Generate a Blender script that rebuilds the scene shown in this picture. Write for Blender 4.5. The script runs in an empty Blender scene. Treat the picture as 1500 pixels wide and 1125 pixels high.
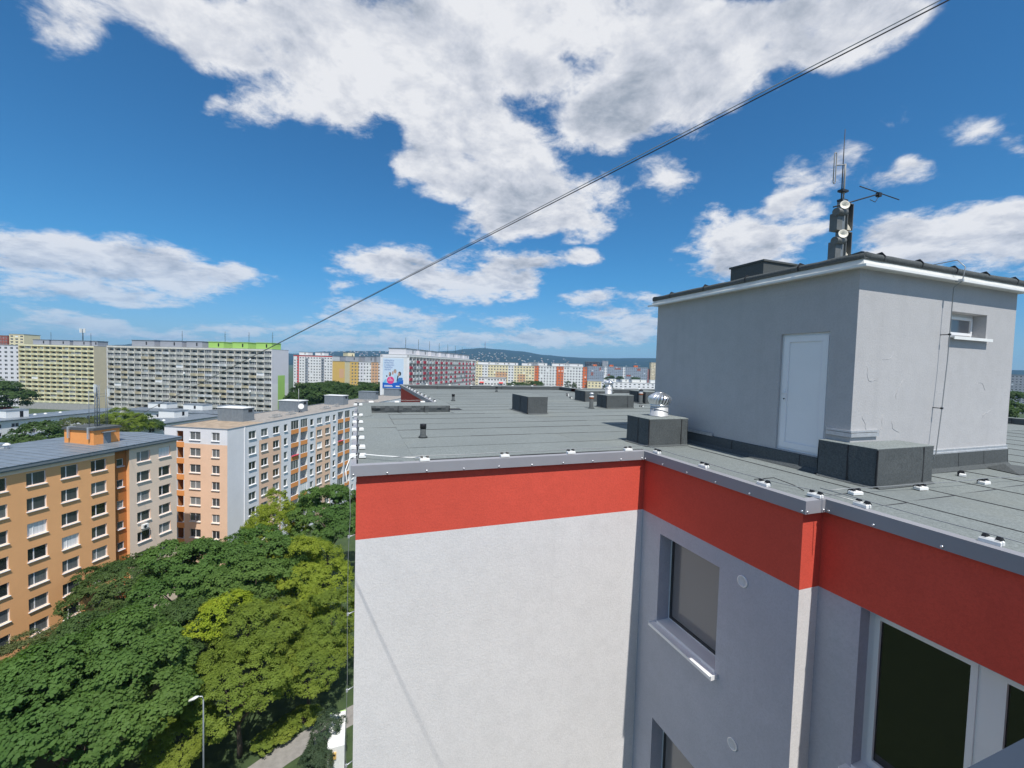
import bpy, bmesh, math, random
import numpy as np
from mathutils import Vector, Matrix, Euler
random.seed(7)
scene = bpy.context.scene
col = scene.collection
R = math.radians
H = 37.0                       # camera height above the ground; heights below are given relative to the camera

# ------------------------------------------------------------------ camera
cam_d = bpy.data.cameras.new('camera'); cam = bpy.data.objects.new('camera', cam_d); col.objects.link(cam)
cam_d.sensor_width = 36.0; cam_d.lens = 36.0 * 620.6 / 1500.0; cam_d.clip_start = 0.05; cam_d.clip_end = 30000
YAW, PITCH, ROLL = R(20.06), R(-2.39), R(1.59)
_f = Vector((math.sin(YAW)*math.cos(PITCH), math.cos(YAW)*math.cos(PITCH), math.sin(PITCH)))
_r = Vector((math.cos(YAW), -math.sin(YAW), 0)); _u = _r.cross(_f)
_r2 = _r*math.cos(ROLL) + _u*math.sin(ROLL); _u2 = _u*math.cos(ROLL) - _r*math.sin(ROLL)
cam.matrix_world = Matrix(((_r2.x, _u2.x, -_f.x, 0), (_r2.y, _u2.y, -_f.y, 0), (_r2.z, _u2.z, -_f.z, H), (0, 0, 0, 1)))
scene.camera = cam

# ------------------------------------------------------------------ sun, sky, exposure
SUN_EL, SUN_AZ = 60.0, 177.0                    # azimuth measured from +Y towards +X
sdir = Vector((math.sin(R(SUN_AZ))*math.cos(R(SUN_EL)), math.cos(R(SUN_AZ))*math.cos(R(SUN_EL)), math.sin(R(SUN_EL))))
sun_d = bpy.data.lights.new('sun', 'SUN'); sun_d.energy = 5.0; sun_d.angle = R(0.5); sun_d.color = (1.0, 0.96, 0.9)
sun = bpy.data.objects.new('sun', sun_d); col.objects.link(sun)
sun.rotation_euler = sdir.to_track_quat('Z', 'Y').to_euler(); sun.location = (0, -20, 120)
vs = scene.view_settings
vs.view_transform = 'Standard'; vs.look = 'None'; vs.exposure = 0.0; vs.gamma = 1.0; vs.use_curve_mapping = False
scene.cycles.use_denoising = True
scene.cycles.max_bounces = 6; scene.cycles.transparent_max_bounces = 8; scene.cycles.volume_bounces = 0
scene.cycles.diffuse_bounces = 3; scene.cycles.glossy_bounces = 3; scene.cycles.transmission_bounces = 3

world = bpy.data.worlds.new('World'); scene.world = world; world.use_nodes = True
world.cycles.sampling_method = 'MANUAL'; world.cycles.sample_map_resolution = 512
# cumulus masses: azimuth, elevation (deg), half width, half height (radians), tilt (deg), weight
CLOUDS = [(-21.3,31.3,0.092,0.033,26,0.75), (-15.8,30.4,0.095,0.055,22,0.85), (-9.5,33.9,0.134,0.063,19,0.95), (-6.0,31.0,0.123,0.085,16,0.95), (-2.2,28.2,0.085,0.055,12,0.8), (4.9,35.4,0.204,0.116,10,1.1), (10.1,30.7,0.132,0.078,6,0.9), (17.9,37.1,0.186,0.096,3,1.0), (14.7,26.6,0.181,0.116,4,1.1), (10.3,24.5,0.112,0.076,6,0.85), (20.3,21.3,0.147,0.088,1,0.95), (28.4,19.8,0.124,0.075,-1,0.9), (18.6,17.7,0.121,0.057,2,0.75), (28.4,39.1,0.2,0.058,-4,1.0), (37.0,36.2,0.128,0.057,-9,0.95), (43.3,34.7,0.099,0.066,-12,0.9), (22.5,34.3,0.077,0.062,0,0.7), (35.3,30.6,0.176,0.099,-7,1.1), (42.0,32.2,0.104,0.071,-11,0.85), (30.7,28.4,0.107,0.059,-4,0.8), (49.1,34.1,0.123,0.069,-16,0.95), (54.8,33.1,0.121,0.071,-19,0.95), (59.2,33.1,0.076,0.042,-23,0.8), (47.2,30.7,0.066,0.046,-13,0.6), (-26.6,27.5,0.052,0.041,28,0.5), (-11.8,26.0,0.069,0.042,17,0.52), (-15.9,25.1,0.03,0.02,19,0.5), (5.1,24.1,0.03,0.02,8,0.5), (-25.3,8.9,0.159,0.052,11,0.9), (-18.2,8.1,0.148,0.051,8,0.85), (-28.7,9.2,0.063,0.03,13,0.7), (-26.7,5.4,0.099,0.024,8,0.72), (-21.2,5.2,0.054,0.017,7,0.66), (-14.1,9.0,0.044,0.026,8,0.5), (-26.2,3.1,0.1,0.02,5,0.6), (1.6,12.7,0.119,0.048,6,0.9), (6.2,12.0,0.074,0.044,5,0.6), (14.2,11.0,0.178,0.061,3,1.0), (19.2,11.8,0.094,0.051,2,0.7), (0.4,6.5,0.127,0.038,4,0.8), (8.1,5.9,0.107,0.031,3,0.65), (22.8,14.1,0.089,0.025,1,0.8), (29.1,14.2,0.054,0.022,-1,0.75), (-2.0,9.2,0.035,0.02,5,0.55), (30.4,9.3,0.082,0.026,0,0.8), (37.5,9.0,0.065,0.027,-1,0.7), (33.8,6.9,0.142,0.029,0,0.76), (47.4,13.6,0.135,0.066,-5,0.95), (49.4,15.6,0.094,0.048,-7,0.75), (54.3,20.3,0.062,0.063,-12,0.72), (52.6,18.3,0.054,0.036,-10,0.6), (57.5,22.3,0.04,0.03,-15,0.7), (60.1,19.3,0.09,0.032,-14,0.5), (62.1,20.1,0.034,0.016,-15,0.5), (66.6,12.9,0.142,0.064,-11,1.0), (60.9,12.6,0.081,0.052,-9,0.8), (69.4,13.2,0.06,0.049,-13,0.8), (38.5,22.8,0.079,0.053,-6,0.5), (69.1,19.8,0.027,0.022,-19,0.55), (66.3,21.8,0.037,0.028,-19,0.42), (44.2,18.0,0.038,0.029,-6,0.5), (55.2,15.5,0.041,0.034,-9,0.55), (60.4,23.4,0.026,0.02,-17,0.4), (8.1,3.7,0.392,0.025,2,0.6), (-9.4,3.7,0.17,0.019,4,0.58), (-21.5,2.3,0.217,0.022,4,0.52), (28.1,4.1,0.31,0.028,1,0.66), (37.6,5.6,0.101,0.027,0,0.7), (18.9,6.2,0.095,0.022,2,0.6), (3.0,1.9,0.432,0.024,2,0.5),
          # out-of-view clouds round the sky, added and enlarged to lift ambient light
          (86,12,0.33,0.11,0,0.95), (94,28,0.34,0.16,0,0.85), (103,9,0.24,0.09,0,0.85), (105,31,0.22,0.13,0,0.86), (138,9,0.33,0.07,0,0.92), (140,30,0.24,0.18,0,0.8), (156,9,0.34,0.08,0,0.99), (156,30,0.35,0.16,0,0.99), (186,11,0.22,0.08,0,0.99), (182,29,0.27,0.17,0,0.92), (208,8,0.26,0.1,0,0.9), (208,30,0.29,0.16,0,0.81), (222,12,0.34,0.07,0,0.96), (233,34,0.3,0.11,0,0.81), (251,10,0.24,0.08,0,0.96), (260,33,0.29,0.17,0,0.85), (284,8,0.3,0.1,0,0.87), (279,28,0.28,0.18,0,0.84), (310,12,0.35,0.08,0,0.98), (296,32,0.32,0.13,0,0.96), (20,64,0.32,0.24,0,1.0), (110,64,0.32,0.24,0,1.0), (200,64,0.32,0.24,0,1.0), (290,64,0.32,0.24,0,1.0)]
def build_world():
    nt = world.node_tree; N = nt.nodes; L = nt.links
    N.clear()
    def nd(t, **k):
        n = N.new(t)
        for a, b in k.items(): setattr(n, a, b)
        return n
    def mth(op, a, b=None, c=None, clamp=False):
        n = nd('ShaderNodeMath', operation=op, use_clamp=clamp)
        for i, v in enumerate((a, b, c)):
            if v is None: continue
            if isinstance(v, (int, float)): n.inputs[i].default_value = v
            else: L.new(v, n.inputs[i])
        return n.outputs[0]
    out = nd('ShaderNodeOutputWorld'); tc = nd('ShaderNodeTexCoord'); D = tc.outputs['Generated']
    sky = nd('ShaderNodeTexSky', sky_type='NISHITA', sun_disc=False, sun_elevation=R(SUN_EL), sun_rotation=R(SUN_AZ), altitude=150, air_density=1.0, dust_density=0.25, ozone_density=2.2)
    bg = nd('ShaderNodeBackground'); bg.inputs[1].default_value = 0.1
    sep = nd('ShaderNodeSeparateXYZ'); L.new(D, sep.inputs[0])
    # warp directions a little so that the masses get uneven outlines
    # perspective of a cloud layer: features shrink and flatten towards the horizon
    zc = mth('MAXIMUM', sep.outputs[2], 0.0)
    inv = mth('DIVIDE', 1.0, mth('ADD', zc, 0.32))
    comb = nd('ShaderNodeCombineXYZ'); L.new(sep.outputs[0], comb.inputs[0]); L.new(sep.outputs[1], comb.inputs[1]); L.new(mth('MULTIPLY', sep.outputs[2], 1.7), comb.inputs[2])
    P = nd('ShaderNodeVectorMath', operation='SCALE'); L.new(comb.outputs[0], P.inputs[0]); L.new(inv, P.inputs['Scale'])
    def noise(vec, scale, detail, rough, lac=2.0, dist=0.0):
        n = nd('ShaderNodeTexNoise'); n.inputs['Scale'].default_value = scale; n.inputs['Detail'].default_value = detail
        n.inputs['Roughness'].default_value = rough; n.inputs['Lacunarity'].default_value = lac; n.inputs['Distortion'].default_value = dist
        L.new(vec, n.inputs['Vector']); return n
    wn = noise(P.outputs[0], 3.2, 2, 0.5)
    w2 = nd('ShaderNodeVectorMath', operation='MULTIPLY_ADD'); L.new(wn.outputs['Color'], w2.inputs[0]); w2.inputs[1].default_value = (0.10, 0.10, 0.05); w2.inputs[2].default_value = (-0.05, -0.05, -0.025)
    Dw = nd('ShaderNodeVectorMath', operation='ADD'); L.new(D, Dw.inputs[0]); L.new(w2.outputs[0], Dw.inputs[1])
    total = None
    for az, el, rx, ry, tilt, w in CLOUDS:
        a, e, t = R(az), R(el), R(tilt)
        c = Vector((math.sin(a)*math.cos(e), math.cos(a)*math.cos(e), math.sin(e)))
        rt = Vector((math.cos(a), -math.sin(a), 0)); up = rt.cross(c)
        e1 = rt*math.cos(t) + up*math.sin(t); e2 = up*math.cos(t) - rt*math.sin(t)
        m = Matrix((e1, c, e2)).transposed()           # columns: local x, radial, local z
        if m.determinant() < 0: m = Matrix((e1, -c, e2)).transposed()
        mp = nd('ShaderNodeMapping', vector_type='TEXTURE')
        mp.inputs['Location'].default_value = c; mp.inputs['Rotation'].default_value = m.to_euler(); mp.inputs['Scale'].default_value = (rx*1.1, 1.2, ry*1.1)
        L.new(Dw.outputs[0], mp.inputs['Vector'])
        g = nd('ShaderNodeTexGradient', gradient_type='SPHERICAL'); L.new(mp.outputs[0], g.inputs[0])
        total = mth('MULTIPLY', g.outputs['Fac'], 1.2*w) if total is None else mth('MULTIPLY_ADD', g.outputs['Fac'], 1.2*w, total)
    cover = mth('MINIMUM', total, 0.95)
    def fbm(vec):
        n1 = noise(vec, 4.6, 10, 0.60, 2.1, 0.2)
        return n1.outputs['Fac']
    f1 = fbm(P.outputs[0])
    fh = noise(P.outputs[0], 15.0, 7, 0.62, 2.2, 0.3).outputs['Fac']
    off = nd('ShaderNodeVectorMath', operation='ADD'); L.new(P.outputs[0], off.inputs[0]); off.inputs[1].default_value = (sdir.x*0.03, sdir.y*0.03, 0.085)
    f2 = fbm(off.outputs[0])
    dens = mth('ADD', cover, mth('MULTIPLY_ADD', mth('SUBTRACT', f1, 0.5), 1.75, mth('MULTIPLY', mth('SUBTRACT', fh, 0.5), 1.05)))
    mr = nd('ShaderNodeMapRange', interpolation_type='SMOOTHSTEP'); L.new(dens, mr.inputs[0])
    mr.inputs[1].default_value = 0.20; mr.inputs[2].default_value = 0.80
    soft = nd('ShaderNodeMapRange', interpolation_type='SMOOTHSTEP'); L.new(total, soft.inputs[0]); soft.inputs[1].default_value = 0.0; soft.inputs[2].default_value = 0.22
    alpha = mth('MULTIPLY', mr.outputs[0], soft.outputs[0])
    # lit from above and behind: brighter where the cloud thins towards the sun, greyer where it is deep
    lit = mth('ADD', mth('MULTIPLY_ADD', mth('SUBTRACT', f1, f2), 2.2, 0.60), mth('MULTIPLY', mth('SUBTRACT', fh, 0.5), 0.20))
    deep = nd('ShaderNodeMapRange', interpolation_type='SMOOTHSTEP'); L.new(dens, deep.inputs[0]); deep.inputs[1].default_value = 0.5; deep.inputs[2].default_value = 1.2
    ln = noise(P.outputs[0], 2.6, 3, 0.5)
    shade = mth('MULTIPLY', deep.outputs[0], mth('MULTIPLY_ADD', ln.outputs['Fac'], 2.2, -0.55))
    br = mth('SUBTRACT', lit, mth('MULTIPLY', shade, 0.48))
    cr = nd('ShaderNodeValToRGB'); L.new(br, cr.inputs[0])
    cr.color_ramp.elements[0].position = 0.0; cr.color_ramp.elements[0].color = (3.5, 4.0, 4.8, 1)
    cr.color_ramp.elements[1].position = 0.66; cr.color_ramp.elements[1].color = (8.4, 8.5, 8.8, 1)
    e = cr.color_ramp.elements.new(0.36); e.color = (6.2, 6.5, 7.2, 1)
    tint = nd('ShaderNodeMix', data_type='RGBA', blend_type='MULTIPLY'); tint.inputs[0].default_value = 1.0
    L.new(sky.outputs[0], tint.inputs[6])
    hv = nd('ShaderNodeMapRange', interpolation_type='SMOOTHSTEP'); L.new(sep.outputs[2], hv.inputs[0]); hv.inputs[1].default_value = 0.0; hv.inputs[2].default_value = 0.22   # the air near the horizon is paler
    tm = nd('ShaderNodeMix', data_type='RGBA'); L.new(hv.outputs[0], tm.inputs[0]); tm.inputs[6].default_value = SKY_LOW; tm.inputs[7].default_value = SKY_TINT; L.new(tm.outputs[2], tint.inputs[7])
    # distant clouds fade into the air near the horizon
    hz = nd('ShaderNodeMapRange', interpolation_type='SMOOTHSTEP'); L.new(sep.outputs[2], hz.inputs[0]); hz.inputs[1].default_value = 0.0; hz.inputs[2].default_value = 0.26; hz.inputs[3].default_value = 0.62; hz.inputs[4].default_value = 1.0
    mix = nd('ShaderNodeMix', data_type='RGBA'); L.new(mth('MULTIPLY', alpha, hz.outputs[0]), mix.inputs[0]); L.new(tint.outputs[2], mix.inputs[6]); L.new(cr.outputs[0], mix.inputs[7])
    L.new(mix.outputs[2], bg.inputs[0]); L.new(bg.outputs[0], out.inputs[0])
SKY_LOW = (0.50, 0.76, 1.06, 1)
SKY_TINT = (0.31, 0.86, 1.2, 1)
build_world()
# ------------------------------------------------------------------ helpers
def tag(o, label=None, cat=None, group=None, kind=None):
    if label: o['label'] = label
    if cat: o['category'] = cat
    if group: o['group'] = group
    if kind: o['kind'] = kind
    return o
def link(name, data, parent=None, loc=(0, 0, 0), rz=0.0, rot=None, sc=None):
    o = bpy.data.objects.new(name, data); col.objects.link(o)
    if parent: o.parent = parent; o.location = loc
    else: o.location = (loc[0], loc[1], loc[2] + H)
    o.rotation_euler = rot if rot else (0, 0, rz)
    if sc: o.scale = sc
    return o
def thing(name, label, cat, loc=(0, 0, 0), rz=0.0, group=None):
    o = link(name, None, None, loc, rz); o.empty_display_size = 0.2
    return tag(o, label, cat, group)
class MB:
    """collects faces; mesh() makes one mesh of them"""
    def __init__(s): s.v = []; s.f = []; s.m = []; s.sm = []
    def poly(s, pts, m=0, sm=False):
        i = len(s.v); s.v += [tuple(p) for p in pts]; s.f.append(tuple(range(i, i+len(pts)))); s.m.append(m); s.sm.append(sm); return s
    def box(s, x0, x1, y0, y1, z0, z1, m=0, M=None, skip=''):
        P = [(x0,y0,z0),(x1,y0,z0),(x1,y1,z0),(x0,y1,z0),(x0,y0,z1),(x1,y0,z1),(x1,y1,z1),(x0,y1,z1)]
        if M is not None: P = [tuple(M @ Vector(p)) for p in P]
        i = len(s.v); s.v += P
        F = {'b':(0,3,2,1),'t':(4,5,6,7),'f':(0,1,5,4),'r':(1,2,6,5),'k':(2,3,7,6),'l':(3,0,4,7)}
        for k, q in F.items():
            if k in skip: continue
            s.f.append(tuple(i+j for j in q)); s.m.append(m); s.sm.append(False)
        return s
    def ring(s, rings, m=0, sm=True, cap0=True, cap1=True):
        n = len(rings[0]); i = len(s.v)
        for r in rings: s.v += [tuple(p) for p in r]
        for a in range(len(rings)-1):
            for b in range(n):
                c = (b+1) % n
                s.f.append((i+a*n+b, i+a*n+c, i+(a+1)*n+c, i+(a+1)*n+b)); s.m.append(m); s.sm.append(sm)
        if cap0: s.f.append(tuple(i+b for b in reversed(range(n)))); s.m.append(m); s.sm.append(False)
        if cap1: s.f.append(tuple(i+(len(rings)-1)*n+b for b in range(n))); s.m.append(m); s.sm.append(False)
        return s
    def lathe(s, prof, n=16, c=(0, 0), m=0, sm=True):
        return s.ring([[(c[0]+r*math.cos(2*math.pi*k/n), c[1]+r*math.sin(2*math.pi*k/n), z) for k in range(n)] for r, z in prof], m, sm)
    def tube(s, pts, rad, n=6, m=0, sm=True, caps=True):
        pts = [Vector(p) for p in pts]; rs = rad if isinstance(rad, (list, tuple)) else [rad]*len(pts); rings = []
        prev = None
        for k, p in enumerate(pts):
            t = (pts[min(k+1, len(pts)-1)] - pts[max(k-1, 0)]).normalized()
            if prev is None:
                a = Vector((0, 0, 1)) if abs(t.z) < 0.9 else Vector((1, 0, 0)); prev = t.cross(a).normalized()
            u = (prev - t*prev.dot(t)).normalized(); w = t.cross(u); prev = u
            rings.append([p + (u*math.cos(2*math.pi*j/n) + w*math.sin(2*math.pi*j/n))*rs[k] for j in range(n)])
        return s.ring(rings, m, sm, caps, caps)
    def mesh(s, name, mats):
        me = bpy.data.meshes.new(name); me.from_pydata(s.v, [], s.f)
        for mt in (mats if isinstance(mats, (list, tuple)) else [mats]): me.materials.append(mt)
        me.polygons.foreach_set('material_index', s.m); me.polygons.foreach_set('use_smooth', s.sm); me.update(); return me
    def obj(s, name, mats, parent=None, loc=(0, 0, 0), rz=0.0, **k): return link(name, s.mesh(name, mats), parent, loc, rz, **k)
class Frame:
    """a facade's own axes inside its building: s along it, y inward, z up"""
    def __init__(s, ox=0, oy=0, ang=0): s.o = (ox, oy); s.a = ang; s.c = math.cos(ang); s.n = math.sin(ang)
    def pt(s, u, y, z): return (s.o[0]+u*s.c-y*s.n, s.o[1]+u*s.n+y*s.c, z)
    def put(s, name, me, parent, u, y, z): return link(name, me, parent, s.pt(u, y, z), s.a)
def facade(mb, F, s0, s1, z0, z1, ops, depth=0.2, mat=0, zones=(), reveal=None, y=0.0):
    """a wall sheet with real openings (a, b, c, d) and reveals; zones repaint rectangles"""
    xs = sorted({s0, s1, *[v for o in ops for v in o[:2]], *[min(max(v, s0), s1) for q in zones for v in q[:2]]})
    zs = sorted({z0, z1, *[v for o in ops for v in o[2:4]], *[min(max(v, z0), z1) for q in zones for v in q[2:4]]})
    xs = [v for v in xs if s0 <= v <= s1]; zs = [v for v in zs if z0 <= v <= z1]
    hole = np.zeros((len(xs), len(zs)), bool); ix = {v: i for i, v in enumerate(xs)}; iz = {v: i for i, v in enumerate(zs)}
    mm = np.full((len(xs), len(zs)), mat)
    for a, b, c, d, m in zones:
        mm[ix[min(max(a, s0), s1)]:ix[min(max(b, s0), s1)], iz[min(max(c, z0), z1)]:iz[min(max(d, z0), z1)]] = m
    for a, b, c, d in ops: hole[ix[a]:ix[b], iz[c]:iz[d]] = True
    for j in range(len(zs)-1):                       # merge runs along s so that the sheet stays light
        i = 0
        while i < len(xs)-1:
            if hole[i, j]: i += 1; continue
            k = i
            while k+1 < len(xs)-1 and not hole[k+1, j] and mm[k+1, j] == mm[i, j]: k += 1
            mb.poly([F.pt(xs[i], y, zs[j]), F.pt(xs[k+1], y, zs[j]), F.pt(xs[k+1], y, zs[j+1]), F.pt(xs[i], y, zs[j+1])], int(mm[i, j])); i = k+1
    for a, b, c, d in ops:
        m = int(mm[ix[a], iz[c]]) if reveal is None else reveal
        mb.poly([F.pt(a, y, c), F.pt(a, y+depth, c), F.pt(a, y+depth, d), F.pt(a, y, d)][::-1], m)
        mb.poly([F.pt(b, y, c), F.pt(b, y+depth, c), F.pt(b, y+depth, d), F.pt(b, y, d)], m)
        mb.poly([F.pt(a, y, d), F.pt(a, y+depth, d), F.pt(b, y+depth, d), F.pt(b, y, d)][::-1], m)
        mb.poly([F.pt(a, y, c), F.pt(b, y, c), F.pt(b, y+depth, c), F.pt(a, y+depth, c)], m)

# ------------------------------------------------------------------ materials
class NT:
    def __init__(s, name):
        s.m = bpy.data.materials.new(name); s.m.use_nodes = True; s.t = s.m.node_tree; s.N = s.t.nodes; s.L = s.t.links
        s.b = s.N['Principled BSDF']; s.out = s.N['Material Output']; s._tc = None
    def nd(s, t, **k):
        n = s.N.new(t)
        for a, b in k.items(): setattr(n, a, b)
        return n
    def co(s, which='Object'):
        if s._tc is None: s._tc = s.nd('ShaderNodeTexCoord')
        return s._tc.outputs[which]
    def mapped(s, scale, which='Object'):
        m = s.nd('ShaderNodeMapping'); m.inputs['Scale'].default_value = scale; s.L.new(s.co(which), m.inputs[0]); return m.outputs[0]
    def noise(s, scale, detail=4, rough=0.55, vec=None, dist=0.0):
        n = s.nd('ShaderNodeTexNoise'); n.inputs['Scale'].default_value = scale; n.inputs['Detail'].default_value = detail; n.inputs['Roughness'].default_value = rough; n.inputs['Distortion'].default_value = dist
        s.L.new(vec if vec is not None else s.co(), n.inputs['Vector']); return n.outputs['Fac']
    def rng(s, v, a, b, c=0.0, d=1.0, smooth=False):
        n = s.nd('ShaderNodeMapRange'); n.interpolation_type = 'SMOOTHSTEP' if smooth else 'LINEAR'
        s.L.new(v, n.inputs[0])
        for i, q in enumerate((a, b, c, d)): n.inputs[i+1].default_value = q
        return n.outputs[0]
    def mix(s, fac, a, b, blend='MIX'):
        n = s.nd('ShaderNodeMix', data_type='RGBA', blend_type=blend)
        for i, v in ((0, fac), (6, a), (7, b)):
            if isinstance(v, (int, float)): n.inputs[i].default_value = v
            elif isinstance(v, tuple): n.inputs[i].default_value = (*v[:3], 1)
            else: s.L.new(v, n.inputs[i])
        return n.outputs[2]
    def mul(s, a, b, op='MULTIPLY'):
        n = s.nd('ShaderNodeMath', operation=op)
        for i, v in enumerate((a, b)):
            if isinstance(v, (int, float)): n.inputs[i].default_value = v
            else: s.L.new(v, n.inputs[i])
        return n.outputs[0]
    def rand(s): return s.nd('ShaderNodeObjectInfo').outputs['Random']
    def base(s, c):
        if isinstance(c, tuple): s.b.inputs['Base Color'].default_value = (*c[:3], 1)
        else: s.L.new(c, s.b.inputs['Base Color'])
    def set(s, **k):
        for a, v in k.items():
            i = s.b.inputs[a.replace('_', ' ')]
            if isinstance(v, (int, float)): i.default_value = v
            else: s.L.new(v, i)
    def bump(s, h, strength=0.3, dist=0.01):
        n = s.nd('ShaderNodeBump'); n.inputs['Strength'].default_value = strength; n.inputs['Distance'].default_value = dist
        s.L.new(h, n.inputs['Height']); s.L.new(n.outputs[0], s.b.inputs['Normal'])
def sc(c, k): return tuple(min(1, v*k) for v in c)
def plaster(name, c, near=False, var=0.10, dirt=0.12):
    n = NT(name); big = n.noise(0.35, 3, 0.6); mid = n.noise(2.3, 4, 0.6)
    cc = n.mix(n.rng(big, 0.3, 0.7), sc(c, 1-var), sc(c, 1+var*0.5))
    streak = n.noise(1.0, 5, 0.65, n.mapped((3.0, 3.0, 0.22)))
    cc = n.mix(n.mul(n.rng(streak, 0.52, 0.78, 0, 1, True), dirt*2.2), cc, sc(c, 0.72))
    cc = n.mix(n.mul(n.rng(mid, 0.45, 0.75), dirt), cc, sc(c, 0.8))
    n.base(cc); n.set(Roughness=0.92)
    n.b.inputs['Specular IOR Level'].default_value = 0.2
    if near:
        g = n.noise(120, 3, 0.7); g2 = n.noise(34, 4, 0.65); g3 = n.noise(4.5, 3, 0.5)
        cc = n.mix(n.rng(g2, 0.44, 0.62, 0, 0.34), cc, sc(c, 0.72)); cc = n.mix(n.rng(g3, 0.46, 0.68, 0, 0.30), cc, sc(c, 0.80)); cc = n.mix(n.rng(g, 0.42, 0.62, 0, 0.25), cc, sc(c, 1.18)); n.base(cc)
        n.bump(n.mul(n.mul(g, 0.6), n.mul(n.mul(g2, 1.5), n.mul(g3, 0.8), 'ADD'), 'ADD'), 0.5, 0.006)
    return n.m
def plain(name, c, rough=0.6, metal=0.0, var=0.06, scale=3.0, spec=0.4):
    n = NT(name); n.base(n.mix(n.rng(n.noise(scale, 4, 0.6), 0.3, 0.7), sc(c, 1-var), sc(c, 1+var))); n.set(Roughness=rough, Metallic=metal)
    n.b.inputs['Specular IOR Level'].default_value = spec
    return n.m
def membrane(name, c, gran=0.25):
    n = NT(name); fine = n.noise(42, 3, 0.8); blot = n.noise(0.5, 5, 0.6); mid = n.noise(5, 4, 0.6)
    cc = n.mix(n.rng(fine, 0.38, 0.62), sc(c, 1-gran), sc(c, 1+gran))
    cc = n.mix(n.rng(blot, 0.35, 0.7, 0, 0.6), cc, sc(c, 0.80)); stn = n.noise(0.16, 5, 0.7, None, 1.2); cc = n.mix(n.rng(stn, 0.54, 0.72, 0, 0.35, True), cc, (c[0]*1.25, c[1]*1.16, c[2]*0.98)); cc = n.mix(n.rng(mid, 0.5, 0.8, 0, 0.3), cc, sc(c, 1.18))
    cc = n.mix(n.rng(n.rand(), 0, 1, 0, 0.26), cc, sc(c, 0.72))
    n.base(cc); n.set(Roughness=0.95); n.b.inputs['Specular IOR Level'].default_value = 0.15
    n.bump(n.mul(fine, n.mul(mid, 3.0), 'ADD'), 0.45, 0.006); return n.m
def glass(name, tone=(0.03, 0.036, 0.04), curtain=True, refl=0.5, rough=0.03):
    n = NT(name)
    if curtain:
        r = n.rand(); cr = n.nd('ShaderNodeValToRGB'); cr.color_ramp.interpolation = 'CONSTANT'; n.L.new(r, cr.inputs[0])
        E = cr.color_ramp.elements; E[0].color = (*tone, 1); E[0].position = 0
        for p, q in ((0.5, (0.035, 0.04, 0.045)), (0.8, (0.07, 0.075, 0.08)), (0.92, (0.16, 0.16, 0.16)), (0.96, (0.3, 0.3, 0.29))) if curtain == 'far' else ((0.28, (0.08, 0.09, 0.095)), (0.48, (0.17, 0.185, 0.19)), (0.70, (0.28, 0.29, 0.29)), (0.86, (0.09, 0.06, 0.035)), (0.9, (0.02, 0.02, 0.03)), (0.96, (0.38, 0.38, 0.36))):
            e = E.new(p); e.color = (*q, 1)
        E[-1].position = 0.96
        fold = n.noise(6, 2, 0.5, n.mapped((3, 3, 0.05)))
        n.base(n.mix(n.rng(fold, 0.35, 0.65, 0, 0.5), cr.outputs[0], n.mix(1.0, cr.outputs[0], (0.5, 0.5, 0.5), 'MULTIPLY')))
    else: n.base(tone)
    n.set(Roughness=rough); n.b.inputs['Specular IOR Level'].default_value = refl; n.b.inputs['IOR'].default_value = 1.9
    return n.m
def leaf(name, c, c2, trans=0.35):
    n = NT(name); nz = n.noise(0.9, 3, 0.6); hi = n.noise(6, 2, 0.5)
    cc = n.mix(n.rng(nz, 0.3, 0.7), c, c2); cc = n.mix(n.rng(hi, 0.35, 0.7, 0, 0.5), cc, sc(c, 0.6)); cc = n.mix(n.rng(n.noise(0.22, 2, 0.5), 0.42, 0.6, 0, 0.45), cc, (c2[0]*1.25, c2[1]*1.05, c2[2]))
    n.base(cc); n.set(Roughness=0.55); n.b.inputs['Specular IOR Level'].default_value = 0.12
    tr = n.nd('ShaderNodeBsdfTranslucent'); n.L.new(n.mix(1.0, cc, (1.0, 1.15, 0.5), 'MULTIPLY'), tr.inputs[0])
    ms = n.nd('ShaderNodeMixShader'); ms.inputs[0].default_value = trans; n.L.new(n.b.outputs[0], ms.inputs[1]); n.L.new(tr.outputs[0], ms.inputs[2]); n.L.new(ms.outputs[0], n.out.inputs[0])
    return n.m
M = {}
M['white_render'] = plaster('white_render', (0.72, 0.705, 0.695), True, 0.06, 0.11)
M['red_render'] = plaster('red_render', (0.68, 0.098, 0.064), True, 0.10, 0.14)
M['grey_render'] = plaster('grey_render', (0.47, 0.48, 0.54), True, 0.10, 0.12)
M['hut_render'] = plaster('hut_render', (0.475, 0.47, 0.47), True, 0.08, 0.12)
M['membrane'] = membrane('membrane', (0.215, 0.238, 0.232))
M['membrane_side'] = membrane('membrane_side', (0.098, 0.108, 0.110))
M['bitumen'] = plain('bitumen', (0.022, 0.022, 0.024), 0.6)
M['fascia_metal'] = plain('fascia_metal', (0.29, 0.29, 0.31), 0.45, 0.0, 0.06, 1.2)
M['dark_trim'] = plain('dark_trim', (0.035, 0.05, 0.075), 0.6)
M['galvanised'] = plain('galvanised', (0.58, 0.59, 0.60), 0.5, 0.55, 0.12, 14)
M['bright_metal'] = plain('bright_metal', (0.80, 0.81, 0.82), 0.3, 0.9, 0.05, 9)
M['white_paint'] = plain('white_paint', (0.80, 0.80, 0.77), 0.45, 0, 0.06, 4)
M['eave_paint'] = plain('eave_paint', (0.66, 0.655, 0.61), 0.5, 0, 0.1, 5)
M['pvc'] = plain('pvc', (0.82, 0.82, 0.82), 0.3, 0, 0.02, 2)
M['black_plastic'] = plain('black_plastic', (0.012, 0.012, 0.014), 0.5)
M['dark_steel'] = plain('dark_steel', (0.05, 0.055, 0.06), 0.5, 0.5)
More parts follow.
